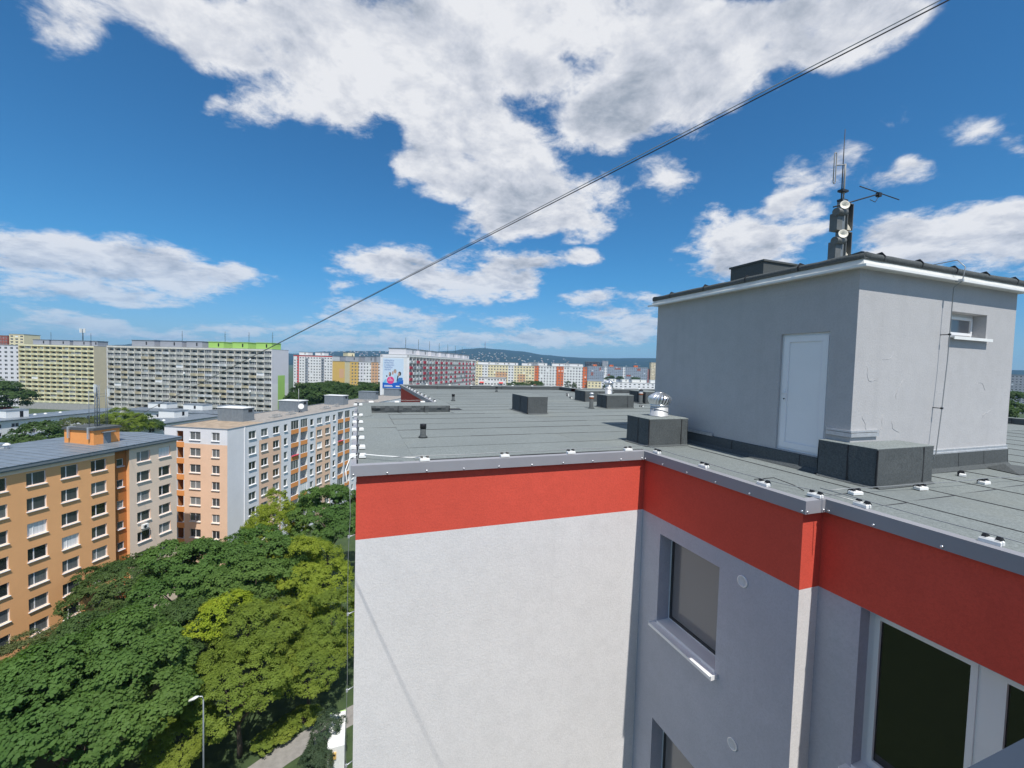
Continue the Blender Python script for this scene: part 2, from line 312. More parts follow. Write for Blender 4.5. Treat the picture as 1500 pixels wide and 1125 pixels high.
M['rust'] = plain('rust', (0.24, 0.07, 0.025), 0.8, 0, 0.3, 30)
M['cable'] = plain('cable', (0.03, 0.03, 0.032), 0.45)
M['cable_pale'] = plain('cable_pale', (0.33, 0.34, 0.34), 0.4, 0.4)
M['screen_glass'] = glass('screen_glass', (0.16, 0.163, 0.17), False, 0.35, 0.12)
M['big_glass'] = glass('big_glass', (0.006, 0.006, 0.005), False, 0.35, 0.01)
M['pane'] = glass('pane')
M['pane_far'] = glass('pane_far', (0.018, 0.02, 0.026), 'far', 0.35, 0.12)
M['orange_render'] = plaster('orange_render', (0.93, 0.49, 0.22), False, 0.05, 0.05)
M['deep_orange'] = plaster('deep_orange', (0.52, 0.20, 0.06), False, 0.05, 0.05)
M['peach_render'] = plaster('peach_render', (0.90, 0.61, 0.43), False, 0.05, 0.05)
M['sand_render'] = plaster('sand_render', (0.92, 0.73, 0.57), False, 0.05, 0.05)
M['balcony_orange'] = plaster('balcony_orange', (0.82, 0.34, 0.11), False, 0.06, 0.06)
M['pale_grey'] = plaster('pale_grey', (0.82, 0.815, 0.83), False, 0.05, 0.06)
M['roof_metal'] = plain('roof_metal', (0.25, 0.285, 0.315), 0.42, 0.35, 0.12, 0.6)
M['roof_gravel'] = plain('roof_gravel', (0.31, 0.285, 0.255), 0.95, 0, 0.2, 1.2)
M['roof_tan'] = plain('roof_tan', (0.36, 0.28, 0.20), 0.95, 0, 0.25, 0.8)
M['corrugated'] = plain('corrugated', (0.22, 0.25, 0.275), 0.55, 0.2, 0.12, 2.0)
M['concrete'] = plain('concrete', (0.36, 0.355, 0.34), 0.9, 0, 0.14, 0.9)
M['yellow_render'] = plaster('yellow_render', (0.92, 0.86, 0.56), False, 0.05, 0.06)
M['beige_render'] = plaster('beige_render', (0.70, 0.60, 0.42), False, 0.06, 0.06)
M['old_concrete'] = plaster('old_concrete', (0.74, 0.71, 0.64), False, 0.14, 0.2)
M['lilac_grey'] = plaster('lilac_grey', (0.72, 0.71, 0.735), False, 0.04, 0.05)
M['light_wall'] = plaster('light_wall', (0.78, 0.775, 0.765), False, 0.05, 0.05)
M['lime'] = plaster('lime', (0.38, 0.62, 0.16), False, 0.04, 0.04)
M['far_grey'] = plaster('far_grey', (0.36, 0.375, 0.41), False, 0.06, 0.06)
M['signal_red'] = plain('signal_red', (0.62, 0.05, 0.045), 0.7)
M['pink_red'] = plain('pink_red', (0.62, 0.07, 0.11), 0.7)
M['ochre'] = plaster('ochre', (0.66, 0.44, 0.14), False, 0.04, 0.04)
M['salmon'] = plaster('salmon', (0.66, 0.40, 0.24), False, 0.04, 0.04)
M['cream'] = plaster('cream', (0.80, 0.70, 0.46), False, 0.04, 0.04)
M['brick_red'] = plaster('brick_red', (0.36, 0.12, 0.09), False, 0.06, 0.06)
M['vivid_orange'] = plaster('vivid_orange', (0.70, 0.17, 0.06), False, 0.04, 0.04)
M['blue_grey'] = plaster('blue_grey', (0.30, 0.35, 0.43), False, 0.05, 0.05)
M['dark_facade'] = plain('dark_facade', (0.03, 0.035, 0.05), 0.35)
M['tile_red'] = plain('tile_red', (0.34, 0.075, 0.04), 0.85, 0, 0.2, 1.5)
M['bark'] = plain('bark', (0.09, 0.07, 0.05), 0.95, 0, 0.3, 6)
M['leaf_maple'] = leaf('leaf_maple', (0.10, 0.195, 0.05), (0.15, 0.26, 0.065), 0.45)
M['leaf_dark'] = leaf('leaf_dark', (0.075, 0.135, 0.045), (0.105, 0.17, 0.052), 0.38)
M['leaf_olive'] = leaf('leaf_olive', (0.20, 0.275, 0.048), (0.27, 0.35, 0.06), 0.46)
M['leaf_yellow'] = leaf('leaf_yellow', (0.30, 0.37, 0.05), (0.38, 0.45, 0.06), 0.48)
M['leaf_gold'] = leaf('leaf_gold', (0.34, 0.43, 0.04), (0.42, 0.50, 0.05), 0.45)
M['leaf_grey'] = leaf('leaf_grey', (0.12, 0.15, 0.06), (0.155, 0.185, 0.07), 0.35)
M['leaf_far'] = leaf('leaf_far', (0.06, 0.11, 0.035), (0.09, 0.15, 0.045), 0.35)
M['leaf_pine'] = leaf('leaf_pine', (0.05, 0.085, 0.045), (0.075, 0.11, 0.055), 0.15)
# ------------------------------------------------------------------ ground, hills, path
def ground_mat():
    n = NT('ground_cover'); a = n.noise(0.05, 6, 0.6); b = n.noise(0.9, 5, 0.7); c = n.noise(0.004, 4, 0.6)
    cc = n.mix(n.rng(b, 0.3, 0.7), (0.03, 0.055, 0.018), (0.06, 0.095, 0.03)); cc = n.mix(n.rng(a, 0.58, 0.75, 0, .6), cc, (0.09, 0.095, 0.045)); cc = n.mix(n.rng(c, 0.45, 0.6, 0, 0.7), cc, (0.05, 0.075, 0.03))
    n.base(cc); n.set(Roughness=0.95); n.bump(b, 0.4, 0.1); return n.m
def ring_disc(name, radii, n, zf, mats):
    mb = MB(); rows = []
    for r in radii:
        rows.append([(r*math.sin(2*math.pi*k/n), r*math.cos(2*math.pi*k/n), zf(r, 360.0*k/n)) for k in range(n)])
    vs_ = [p for r in rows for p in r]; fs = []
    for a in range(len(rows)-1):
        for b in range(n):
            c = (b+1) % n; fs.append((a*n+b, (a+1)*n+b, (a+1)*n+c, a*n+c))
    me = bpy.data.meshes.new(name); me.from_pydata(vs_, [], fs); me.materials.append(mats); me.polygons.foreach_set('use_smooth', [True]*len(fs)); me.update()
    return me
g = link('ground', ring_disc('ground', [0.01, 200, 900, 2500, 9300], 96, lambda r, a: -37.0, ground_mat())); tag(g, kind='structure')
RIDGE = [(-180, 1.1), (-120, 0.9), (-60, 0.7), (-40, 0.35), (-30, 0.5), (-25, 0.55), (-22.8, 1.06), (-19.9, 1.72), (-17.9, 1.6), (-15.9, 1.5), (-11, 0.95), (-7.3, 0.8), (-3.5, 1.22), (0, 1.42), (2.5, 1.5), (6.4, 1.6), (9, 1.66), (11.7, 1.83), (14, 2.2), (15.9, 2.36), (18, 2.25), (20.9, 2.08), (24.5, 1.66), (27.3, 1.48), (30, 1.40), (33.5, 1.44), (36, 1.52), (38.3, 1.56), (45, 1.4), (55, 1.1), (70, 0.9), (110, 1.0), (180, 1.1)]
def ridge_el(a):
    a = (a+180) % 360 - 180
    for (a0, e0), (a1, e1) in zip(RIDGE, RIDGE[1:]):
        if a0 <= a <= a1:
            t = (a-a0)/(a1-a0); t = t*t*(3-2*t); return e0+(e1-e0)*t
    return 1.0
def hill_z(r, a):
    RP = 6600.0
    top = RP*math.tan(R(ridge_el(a)))+37
    t = (r-3700)/(RP-3700) if r < RP else 1-(r-RP)/2600*0.7
    t = max(0, min(1, t)); sm = t*t*(3-2*t)*0.55+t*0.45
    wob = math.sin(a*1.7+r*0.0021)*math.sin(a*0.63-r*0.0013)*22*sm*(1-sm)*4*0.5
    return -38.5 + top*sm + wob
def hill_mat():
    n = NT('wooded_hill'); a = n.noise(0.012, 8, 0.7); b = n.noise(0.0022, 4, 0.6); c = n.noise(0.05, 6, 0.7)
    cc = n.mix(n.rng(a, 0.35, 0.65), (0.012, 0.028, 0.014), (0.03, 0.052, 0.022)); cc = n.mix(n.rng(b, 0.6, 0.75, 0, 0.35), cc, (0.09, 0.10, 0.05))
    n.base(cc); n.set(Roughness=1.0); n.b.inputs['Specular IOR Level'].default_value = 0.0; n.bump(n.mul(c, a, 'ADD'), 1.0, 30.0); return n.m
hl = link('hills', ring_disc('hills', [3650, 4000, 4300, 4600, 4900, 5200, 5500, 5800, 6100, 6350, 6600, 7000, 7600, 8200, 9200], 720, hill_z, hill_mat())); tag(hl, kind='structure')
pa = MB(); cen = [(-16.0, 33.0), (-12.5, 37.8), (-9.2, 40.8), (-6.2, 42.9), (-3.4, 44.4), (0.5, 46.0)]; prev = None
for k, (x, y) in enumerate(cen):
    a = Vector(cen[max(k-1, 0)]); b = Vector(cen[min(k+1, len(cen)-1)]); t = (b-a).normalized(); nn = Vector((-t.y, t.x))*1.25
    cur = ((x+nn.x, y+nn.y), (x-nn.x, y-nn.y))
    if prev: pa.poly([(*prev[1], 0.02), (*cur[1], 0.02), (*cur[0], 0.02), (*prev[0], 0.02)])
    prev = cur
po = pa.obj('path', plain('path_asphalt', (0.27, 0.255, 0.235), 0.95, 0, 0.15, 1.5), None, (0, 0, -37)); tag(po, kind='structure')

# ------------------------------------------------------------------ the building we look along
OUT = [(0, 6.98), (5.42, 6.98), (5.42, 3.76), (5.78, 3.76), (5.78, 0.835), (0, 0.835), (0, -14), (23, -14), (23, 25.8), (14.2, 25.8), (14.2, 28.6), (2.69, 28.6), (2.69, 15.4), (0, 15.4)]
ZR = -1.60; KERB = -1.39
bld = thing('apartment_building', 'large white and grey apartment building with red top band and flat grey membrane roof', 'building', (0, 0, -37))
UP = (0, 0, 37)
def edge_frame(i):
    a = OUT[i]; b = OUT[(i+1) % len(OUT)]; return Frame(a[0], a[1], math.atan2(b[1]-a[1], b[0]-a[0])), math.hypot(b[0]-a[0], b[1]-a[1])
WIN1 = (0.55, 1.95, -4.78, -3.09); WIN2 = (0.545, 1.95, -8.3, -6.69); WINB = (0.51, 2.62, -4.80, -2.803)
top_of = lambda i: KERB if i in (9, 10, 11, 12) or i == 8 else ZR
for i in range(len(OUT)):
    F, ln = edge_frame(i); mb = MB(); zt = top_of(i) - 0.02
    ops = {1: [WIN1, WIN2], 3: [WINB, (0.51, 2.62, -7.6, -5.603)]}.get(i, [])
    ops = [o for o in ops]
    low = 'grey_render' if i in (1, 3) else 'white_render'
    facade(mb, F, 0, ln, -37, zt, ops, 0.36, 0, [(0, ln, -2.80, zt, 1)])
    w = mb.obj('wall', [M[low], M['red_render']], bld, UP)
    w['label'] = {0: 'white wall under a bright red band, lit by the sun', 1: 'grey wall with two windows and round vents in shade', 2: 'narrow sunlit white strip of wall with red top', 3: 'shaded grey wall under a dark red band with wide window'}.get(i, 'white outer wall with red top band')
# roof slab (a polygon split in rectangles), membrane sheets on it
roof = MB()
for x0, x1, y0, y1 in ((0, 23, -14, 0.835), (5.78, 23, 0.835, 3.76), (5.42, 23, 3.76, 6.98), (0, 23, 6.98, 15.4), (2.69, 23, 15.4, 25.8), (2.69, 14.2, 25.8, 28.6)):
    roof.poly([(x0, y0, ZR-0.02), (x1, y0, ZR-0.02), (x1, y1, ZR-0.02), (x0, y1, ZR-0.02)])
roof_o = roof.obj('roof', M['bitumen'], bld, UP)
rs = random.Random(3)
def sheet(x0, x1, y0, y1, along='x', seam=True):
    """one strip of roofing: a thin sheet, its lapped near edge standing a little proud with a bead of bitumen"""
    mb = MB(); z0, z1 = ZR-0.004+rs.uniform(-.001, .001), ZR-0.013
    if along == 'x':
        n = max(2, int((x1-x0)/1.5)); xs = [x0+(x1-x0)*k/n for k in range(n+1)]; wav = [rs.uniform(-.012, .012) for _ in xs]
        for k in range(n):
            a, b = xs[k], xs[k+1]; ya, yb = y0+wav[k], y0+wav[k+1]
            mb.poly([(a, ya, z0), (b, yb, z0), (b, y1+0.05, z1), (a, y1+0.05, z1)], 0)
            mb.poly([(a, ya, z1-0.004), (b, yb, z1-0.004), (b, yb, z0), (a, ya, z0)], rs.choice((0, 0, 1)))
            if seam:
                wa, wb = rs.choice((.001, .001, .003, .009)), rs.choice((.001, .001, .003, .009))
                mb.poly([(a, ya-wa, z1+.0035), (b, yb-wb, z1+.0035), (b, yb+.004, z0-.001), (a, ya+.004, z0-.001)], 1)
        mb.poly([(x0-.007, y0, z1+.002), (x0, y0, z0+.0005), (x0, y1, z1+.0005), (x0-.007, y1, z1+.002)][::-1], rs.choice((0, 1)))
    else:
        mb.poly([(x0, y0, z0), (x1+0.05, y0, z1), (x1+0.05, y1, z1), (x0, y1, z0)], 0)
        mb.poly([(x0, y1, z1-.004), (x0, y0, z1-.004), (x0, y0, z0), (x0, y1, z0)][::-1], 1)
        mb.poly([(x0-.009, y1, z1+.0035), (x0-.006, y0, z1+.0035), (x0+.004, y0, z0-.001), (x0+.004, y1, z0-.001)][::-1], 1)
        mb.poly([(x0, y0-.012, z1+.003), (x1, y0-.008, z1+.003), (x1, y0+.004, z0-.001), (x0, y0+.004, z0-.001)], 1)
    return mb.obj('membrane_sheet', [M['membrane'], M['bitumen']], roof_o)
y = 7.14; row = 0
while y < 27.5:
    y1 = min(y+rs.uniform(1.04, 1.12), 27.6)
    xa = 0.92 if y < 14.2 else 3.55
    if 14.2 <= y < 15.4: xa = 3.55
    xb = 22.6 if y1 < 24.9 else 13.7
    if y1 >= 24.9 and y < 24.9: y1 = 24.9
    x = xa; L_ = rs.uniform(3.5, 7.4)
    while x < xb-0.3:
        x2 = min(x+L_, xb); L_ = 7.5
        if xb-x2 < 0.8: x2 = xb
        sheet(x, x2, y, y1); x = x2
    y = y1; row += 1
for ya, yb in ((7.02, 10.9), (10.9, 14.22)): sheet(0.02, 0.94, ya, yb, 'y')
for ya, yb in ((15.3, 20.0), (20.0, 24.0), (24.0, 27.6)): sheet(2.75, 3.57, ya, yb, 'y')
for x0, x1, cuts in ((5.45, 6.66, (3.8, 7.16)), (6.66, 7.76, (3.32, 7.16)), (7.76, 8.86, (3.34, 4.3)), (8.86, 9.96, (3.36, 4.3)), (9.96, 11.06, (3.3, 4.3)), (11.06, 12.2, (3.3, 7.16)), (12.2, 13.3, (3.3, 7.16)), (13.3, 14.4, (3.3, 7.16)), (14.4, 15.5, (3.3, 7.16)), (15.5, 16.6, (3.3, 7.16)), (16.6, 17.7, (3.3, 7.16)), (17.7, 18.8, (3.3, 7.16)), (18.8, 19.9, (3.3, 7.16)), (19.9, 21.2, (3.3, 7.16)), (21.2, 22.6, (3.3, 7.16))):
    sheet(x0, x1, cuts[0], cuts[1], 'y')
    if x0 > 5.5: sheet(x0, x1, 0.87, cuts[0], 'y')
sheet(5.82, 6.66, 3.3, 3.8, 'y')
sheet(5.82, 6.66, 0.87, 3.3, 'y')
for k in range(5): sheet(0.03, 7.5, -4.55+k*1.07, -4.55+(k+1)*1.07)
for k in range(5): sheet(7.5, 15.0, -4.55+k*1.07, -4.55+(k+1)*1.07)
# raised kerbs dressed in membrane, their upstands wrinkled, one child per dressing sheet
def kerb(x0, x1, y0, y1, face, step=1.45, wrinkle=0.02):
    """face: which side looks onto the roof: 'f' (-Y), 'l' (-X), 'r' (+X)"""
    ln = (x1-x0) if face == 'f' else (y1-y0); n = max(1, round(ln/step))
    for k in range(n):
        mb = MB(); m = 6
        P = []
        for j in range(m+1):
            t = (k+j/m)/n
            if face == 'f': P.append((x0+(x1-x0)*t, y0, 0, -1, x0+(x1-x0)*t, y1))
            elif face == 'l': P.append((x0, y0+(y1-y0)*t, -1, 0, x1, y0+(y1-y0)*t))
            else: P.append((x1, y0+(y1-y0)*t, 1, 0, x0, y0+(y1-y0)*t))
        levels = [(0.0, 0.0), (0.35, .6), (0.7, 1.0), (1.0, 0.3)]
        off = {(j, q): rs.uniform(-wrinkle, wrinkle*1.6) for j in range(m+1) for q in range(4)}
        def pt(j, q):
            p = P[j]; h, w = levels[q]; d = off[j, q]*w
            return (p[0]+p[2]*d, p[1]+p[3]*d, ZR-0.012+(KERB-ZR+0.012)*h)
        for j in range(m):
            for q in range(3):
                qd = [pt(j, q), pt(j+1, q), pt(j+1, q+1), pt(j, q+1)]
                mb.poly(qd if face == 'f' else (qd[::-1] if face == 'l' else qd), 0, True)
            a, b = pt(j, 3), pt(j+1, 3); c = (P[j+1][4], P[j+1][5], KERB); d = (P[j][4], P[j][5], KERB)
            qd = [a, b, c, d]; mb.poly(qd if face != 'l' else qd[::-1], 2)
        e = P[m]                                           # the lap between two dressing sheets
        tx, ty = (0.022, 0) if face == 'f' else (0, 0.022)
        mb.poly([(e[0]+e[2]*.05-tx, e[1]+e[3]*.05-ty, ZR), (e[0]+e[2]*.05, e[1]+e[3]*.05, ZR), (e[0]+e[2]*.054, e[1]+e[3]*.054, KERB+.004), (e[0]+e[2]*.054-tx, e[1]+e[3]*.054-ty, KERB+.004)], 1)
        mb.poly([(e[0]+e[2]*.05-tx, e[1]+e[3]*.05-ty, ZR+.002), (e[0]+e[2]*.05, e[1]+e[3]*.05, ZR+.002), (e[0]+e[2]*.36+tx*4, e[1]+e[3]*.36+ty*4, ZR+.003), (e[0]+e[2]*.36+tx*3, e[1]+e[3]*.36+ty*3, ZR+.003)][::-1], 1)
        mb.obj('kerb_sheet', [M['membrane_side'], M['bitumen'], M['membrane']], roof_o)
kerb(0.42, 2.95, 14.2, 15.42, 'f', 0.95, 0.032)
kerb(2.69, 13.75, 27.6, 28.62, 'f', 2.2)
kerb(13.75, 23.0, 24.9, 25.83, 'f', 2.2)
kerb(22.6, 23.0, -6.0, 24.9, 'l', 2.4)
kerb(13.76, 14.22, 25.84, 28.6, 'l', 1.4)
rp = MB()                                                   # the roof ramps up to the kerb beside the notch
rp.poly([(0.0, 12.8, ZR), (0.42, 13.4, ZR), (0.42, 14.3, KERB), (0.0, 14.3, KERB)]); rp.poly([(0.0, 14.3, KERB), (0.42, 14.3, KERB), (0.42, 15.42, KERB), (0.0, 15.42, KERB)])
rp.poly([(0.42, 13.4, ZR), (0.44, 14.3, ZR-.01), (0.42, 14.3, KERB)])
rp.poly([(2.69, 15.42, KERB), (2.69, 15.42, KERB-.01), (2.69, 28.6, KERB-.01), (2.69, 28.6, KERB)])
rp.poly([(2.69, 15.42, KERB), (3.2, 15.42, ZR+.004), (3.2, 27.6, ZR+.004), (2.69, 27.6, KERB)])
rp.obj('membrane_sheet', M['membrane'], roof_o)
# sheet-metal fascia with rivets
def offset_poly(pts, d):
    n = len(pts); res = []
    for i in range(n):
        p0 = Vector(pts[i-1]); p1 = Vector(pts[i]); p2 = Vector(pts[(i+1) % n])
        a = (p1-p0).normalized(); b = (p2-p1).normalized(); na = Vector((a.y, -a.x)); nb = Vector((b.y, -b.x))
        den = 1+na.dot(nb); res.append(p1+(na+nb)/den*d)
    return res
PO = offset_poly(OUT, 0.085); PI = offset_poly(OUT, 0.0)
riv = MB().lathe([(0.017, 0), (0.015, 0.006), (0.008, 0.012), (0.001, 0.013)], 8).mesh('rivet', M['bright_metal'])
for i in range(len(OUT)):
    j = (i+1) % len(OUT); a, b, c, d = PO[i], PO[j], PI[j], PI[i]; zt = top_of(i); w0, w1 = OUT[i], OUT[j]
    mb = MB()
    mb.poly([(a.x, a.y, zt-0.168), (b.x, b.y, zt-0.168), (b.x, b.y, zt), (a.x, a.y, zt)])
    mb.poly([(a.x, a.y, zt), (b.x, b.y, zt), (c.x, c.y, zt+.012), (d.x, d.y, zt+.012)])
    mb.poly([(w0[0], w0[1], zt-.155), (w1[0], w1[1], zt-.155), (b.x, b.y, zt-.168), (a.x, a.y, zt-.168)])
    mb.poly([(d.x, d.y, zt+.012), (c.x, c.y, zt+.012), (c.x, c.y, zt-.02), (d.x, d.y, zt-.02)][::-1])
    fo = mb.obj('fascia', M['fascia_metal'] if i != 4 else M['dark_trim'], bld, UP)  # near roof edge coloured much darker than the other fascias
    if i > 5: continue
    e = (b-a); ln = e.length; e.normalize(); nrm = Vector((e.y, -e.x)); ang = math.atan2(nrm.y, nrm.x)
    ks = [0.045] + [v for v in np.arange(0.045+0.5, ln-0.3, 0.62)] + [ln-0.045]
    if i in (2,): ks = [0.03, ln-0.03]
    for s_ in ks:
        p = a+e*s_
        link('rivet', riv, fo, (p.x+nrm.x*.001, p.y+nrm.y*.001, zt-0.138), 0, rot=Euler((0, R(90), ang)))
# windows of the shaded wall
def bar_frame(mb, w, h, t, d0, d1, m=0, x0=0, z0=0):
    mb.box(x0, x0+t, d0, d1, z0, z0+h, m); mb.box(x0+w-t, x0+w, d0, d1, z0, z0+h, m); mb.box(x0+t, x0+w-t, d0, d1, z0, z0+t, m); mb.box(x0+t, x0+w-t, d0, d1, z0+h-t, z0+h, m)
F1, _ = edge_frame(1)
for (a, b, c, d), lab in ((WIN1, 'upper window in the shaded grey wall, dark insect screen'), (WIN2, 'lower window in the shaded grey wall, sash tilted open')):
    w, h = b-a, d-c
    mb = MB(); bar_frame(mb, w, h, 0.055, 0.27, 0.34)
    wo = F1.put('window', mb.mesh('window', M['pvc']), bld, a, 0, c+37); wo['label'] = lab
    mb = MB(); bar_frame(mb, w-.11, h-.11, 0.05, 0.245, 0.30, 0, .055, .055); link('sash', mb.mesh('sash', M['dark_steel']), wo)
    mb = MB(); mb.box(.10, w-.10, .26, .27, .10, h-.10); link('pane', mb.mesh('pane', M['screen_glass']), wo)
    mb = MB(); mb.box(.3, .34, .277, .29, .1, h-.1); link('mullion', mb.mesh('mullion', M['pvc']), wo)
    mb = MB(); mb.box(-.06, w+.06, -.13, -.001, -.055, -.035); mb.box(.001, w-.001, -.001, .28, -.052, .012); mb.box(-.06, w+.06, -.14, -.128, -.085, -.033); mb.box(-.065, -.055, -.14, .0, -.085, -.01); mb.box(w+.055, w+.065, -.14, .0, -.085, -.01)
    link('sill', mb.mesh('sill', M['pvc']), wo)
vb = MB(); vb.lathe([(0.088, 0), (0.088, 0.012), (0.070, 0.016), (0.068, 0.008), (0.001, 0.007)], 24); vmesh = vb.mesh('round_vent', M['pvc'])
vg = MB(); [vg.box(-.06, .06, -.056+k*.016, -.05+k*.016, 0.008, 0.013) for k in range(8)]; vgm = vg.mesh('vent_grille', M['pale_grey'])
for yy, zz, lb in ((4.6, -3.10, 'upper round vent in grey wall'), (4.63, -5.64, 'lower round vent in grey wall')):
    v = link('round_vent', vmesh, bld, (5.42, yy, zz+37), 0, rot=Euler((0, R(-90), 0))); v['label'] = lb; link('vent_grille', vgm, v)
F3, _ = edge_frame(3)
for (a, b, c, d) in (WINB, (0.51, 2.62, -7.6, -5.603)):
    w, h = b-a, d-c; mb = MB(); bar_frame(mb, w, h, 0.07, 0.18, 0.30); mb.box(0.98, 1.13, 0.165, 0.30, 0.07, h-.07)
    wo = F3.put('window', mb.mesh('window', M['pvc']), bld, a, 0, c+37)
    for x0, x1 in ((.07, .98), (1.13, w-.07)):
        mb = MB(); bar_frame(mb, x1-x0, h-.14, 0.055, 0.155, 0.23, 0, x0, .07); so = link('sash', mb.mesh('sash', M['pvc']), wo)
        mb = MB(); mb.box(x0+.055, x1-.055, .19, .205, .125, h-.125); link('pane', mb.mesh('pane', M['big_glass']), so)
    mb = MB(); mb.box(-.06, w+.06, -.13, -.001, -.05, -.03); mb.box(.001, w-.001, -.001, .19, -.05, .01); mb.box(-.06, w+.06, -.14, -.128, -.08, -.028); link('sill', mb.mesh('sill', M['pvc']), wo)
# down-conductor on the left edge
dc = thing('lightning_conductor', 'thin lightning wire held off the left edge of the white wall', 'wire', (-0.10, 7.02, -37))
mb = MB(); pts = [(0, 0, 35.2), (0.02, -.02, 34.6)] + [(random.uniform(-.012, .012), 0, z) for z in np.arange(34, 0, -1.0)]; mb.tube(pts, 0.0045, 6); link('wire', mb.mesh('wire', M['cable_pale']), dc)
for z in (34.25, 33.0, 31.75, 30.5, 29.2): mb = MB(); mb.tube([(0.1, .06, z), (0, 0, z)], .008, 6); mb.box(-.015, .015, -.015, .015, z-.02, z+.02); link('bracket', mb.mesh('bracket', M['galvanised']), dc)
# balcony railing seen past the left edge, far down
br = MB()
for k in range(3): br.tube([(-0.75, 8.2, -13.2-k*.22), (-0.02, 8.2, -13.2-k*.22)], .02, 6); br.tube([(-0.75, 8.2, -13.2-k*.22), (-0.75, 12.0, -13.2-k*.22)], .02, 6)
for k in range(8): br.tube([(-0.75, 8.2+k*.5, -14.3), (-0.75, 8.2+k*.5, -13.2)], .015, 6)
br.box(-.8, 0, 8.2, 12.0, -14.45, -14.3); br.obj('balcony', M['dark_steel'], bld, UP)
# ------------------------------------------------------------------ roof hut (stair and lift house)
HX0, HX1, HY0, HY1, HZT = 7.10, 11.56, 4.28, 8.86, 1.62
hut = thing('roof_hut', 'square grey rendered stair house with white door standing on the flat roof', 'roof hut', (HX0, HY0, ZR))
hz = -ZR
def hz_(z): return z-ZR
HW, HD = HX1-HX0, HY1-HY0
hf = Frame(0, 0, 0); hl_ = Frame(0, HD, R(-90)); hr_ = Frame(HW, 0, R(90)); hb_ = Frame(HW, HD, R(180))
PW = (9.52-HX0, 10.6-HX0, hz_(0.73), hz_(1.15)); PD = (HY1-5.50, HY1-4.66, hz_(-1.34), hz_(0.70))
def hut_wall(fr, ln, ops, dep, nm, lab):
    mb = MB(); facade(mb, fr, 0, ln, -0.03, hz_(HZT), ops, dep, 0); o = mb.obj('wall', M['hut_render'], hut); o['label'] = lab; return o
hut_wall(hf, HW, [PW], 0.26, 'wall', 'sunlit cracked grey wall with small window'); hut_wall(hl_, HD, [PD], 0.12, 'wall', 'shaded blue-grey wall with door')
hut_wall(hr_, HD, [], 0.1, 'wall', 'right side wall'); hut_wall(hb_, HW, [], 0.1, 'wall', 'back wall')
# cracks in the sunlit face: fine raised lines where the render has lifted
cr = MB(); rc = random.Random(12)
for cx, cz, n in ((0.55, 1.55, 7), (0.75, 1.0, 5), (1.05, 1.25, 6), (0.45, 0.75, 6), (3.3, 1.5, 6), (3.6, 0.9, 5), (1.2, 0.7, 5), (3.5, 2.2, 4), (0.9, 2.0, 5)):
    p = [(cx, cz)]; a = rc.uniform(0, 6.28)
    for _ in range(n): a += rc.uniform(-.9, .9); p.append((p[-1][0]+math.cos(a)*.07, p[-1][1]+math.sin(a)*.06))
    cr.tube([(x, -.001, z) for x, z in p], [.0015]+[.0035]*(n-1)+[.001], 5)
cr.obj('crack', M['hut_render'], hut)
# door
dx0, dx1, dz0, dz1 = PD; dw, dh = dx1-dx0, dz1-dz0
mb = MB(); bar_frame(mb, dw, dh, 0.045, 0.05, 0.11); dr = hl_.put('door', mb.mesh('door', M['pvc']), hut, dx0, 0, dz0); dr['label'] = 'plain white plastic door'
mb = MB(); bar_frame(mb, dw-.09, dh-.09, .095, .035, .09, 0, .045, .045); link('door_leaf', mb.mesh('door_leaf', M['pvc']), dr)
mb = MB(); mb.box(.14, dw-.14, .052, .08, .14, dh-.14); link('door_panel', mb.mesh('door_panel', M['pvc']), dr)
mb = MB(); bar_frame(mb, dw-.26, dh-.26, .012, .034, .055, 0, .13, .13); bar_frame(mb, dw-.08, dh-.08, .008, .036, .06, 0, .04, .04); link('gasket', mb.mesh('gasket', M['pale_grey']), dr)
mb = MB(); mb.box(.085, .115, .02, .035, .86, 1.06); mb.tube([(.10, .02, 1.0), (.10, -.02, 1.0), (.20, -.025, 1.0)], .009, 8); link('handle', mb.mesh('handle', M['pvc']), dr)
mb = MB(); mb.lathe([(.012, 0), (.012, .006), (.001, .007)], 10); link('lock', mb.mesh('lock', M['black_plastic']), dr, (.10, .018, .90), 0, rot=Euler((R(90), 0, 0)))
# window
mb = MB(); w, h = PW[1]-PW[0], PW[3]-PW[2]; bar_frame(mb, w, h, .05, .19, .25); wo = hf.put('window', mb.mesh('window', M['pvc']), hut, PW[0], 0, PW[2]); wo['label'] = 'small horizontal window set deep in the sunlit wall'
mb = MB(); bar_frame(mb, w-.10, h-.10, .045, .165, .215, 0, .05, .05); link('sash', mb.mesh('sash', M['pvc']), wo)
mb = MB(); mb.box(.095, w-.095, .19, .2, .095, h-.095); link('pane', mb.mesh('pane', M['screen_glass']), wo)
mb = MB(); mb.box(-.05, w+.05, -.07, .2, -.03, -.012); mb.box(-.05, w+.05, -.08, -.068, -.06, -.01); link('sill', mb.mesh('sill', M['white_paint']), wo)
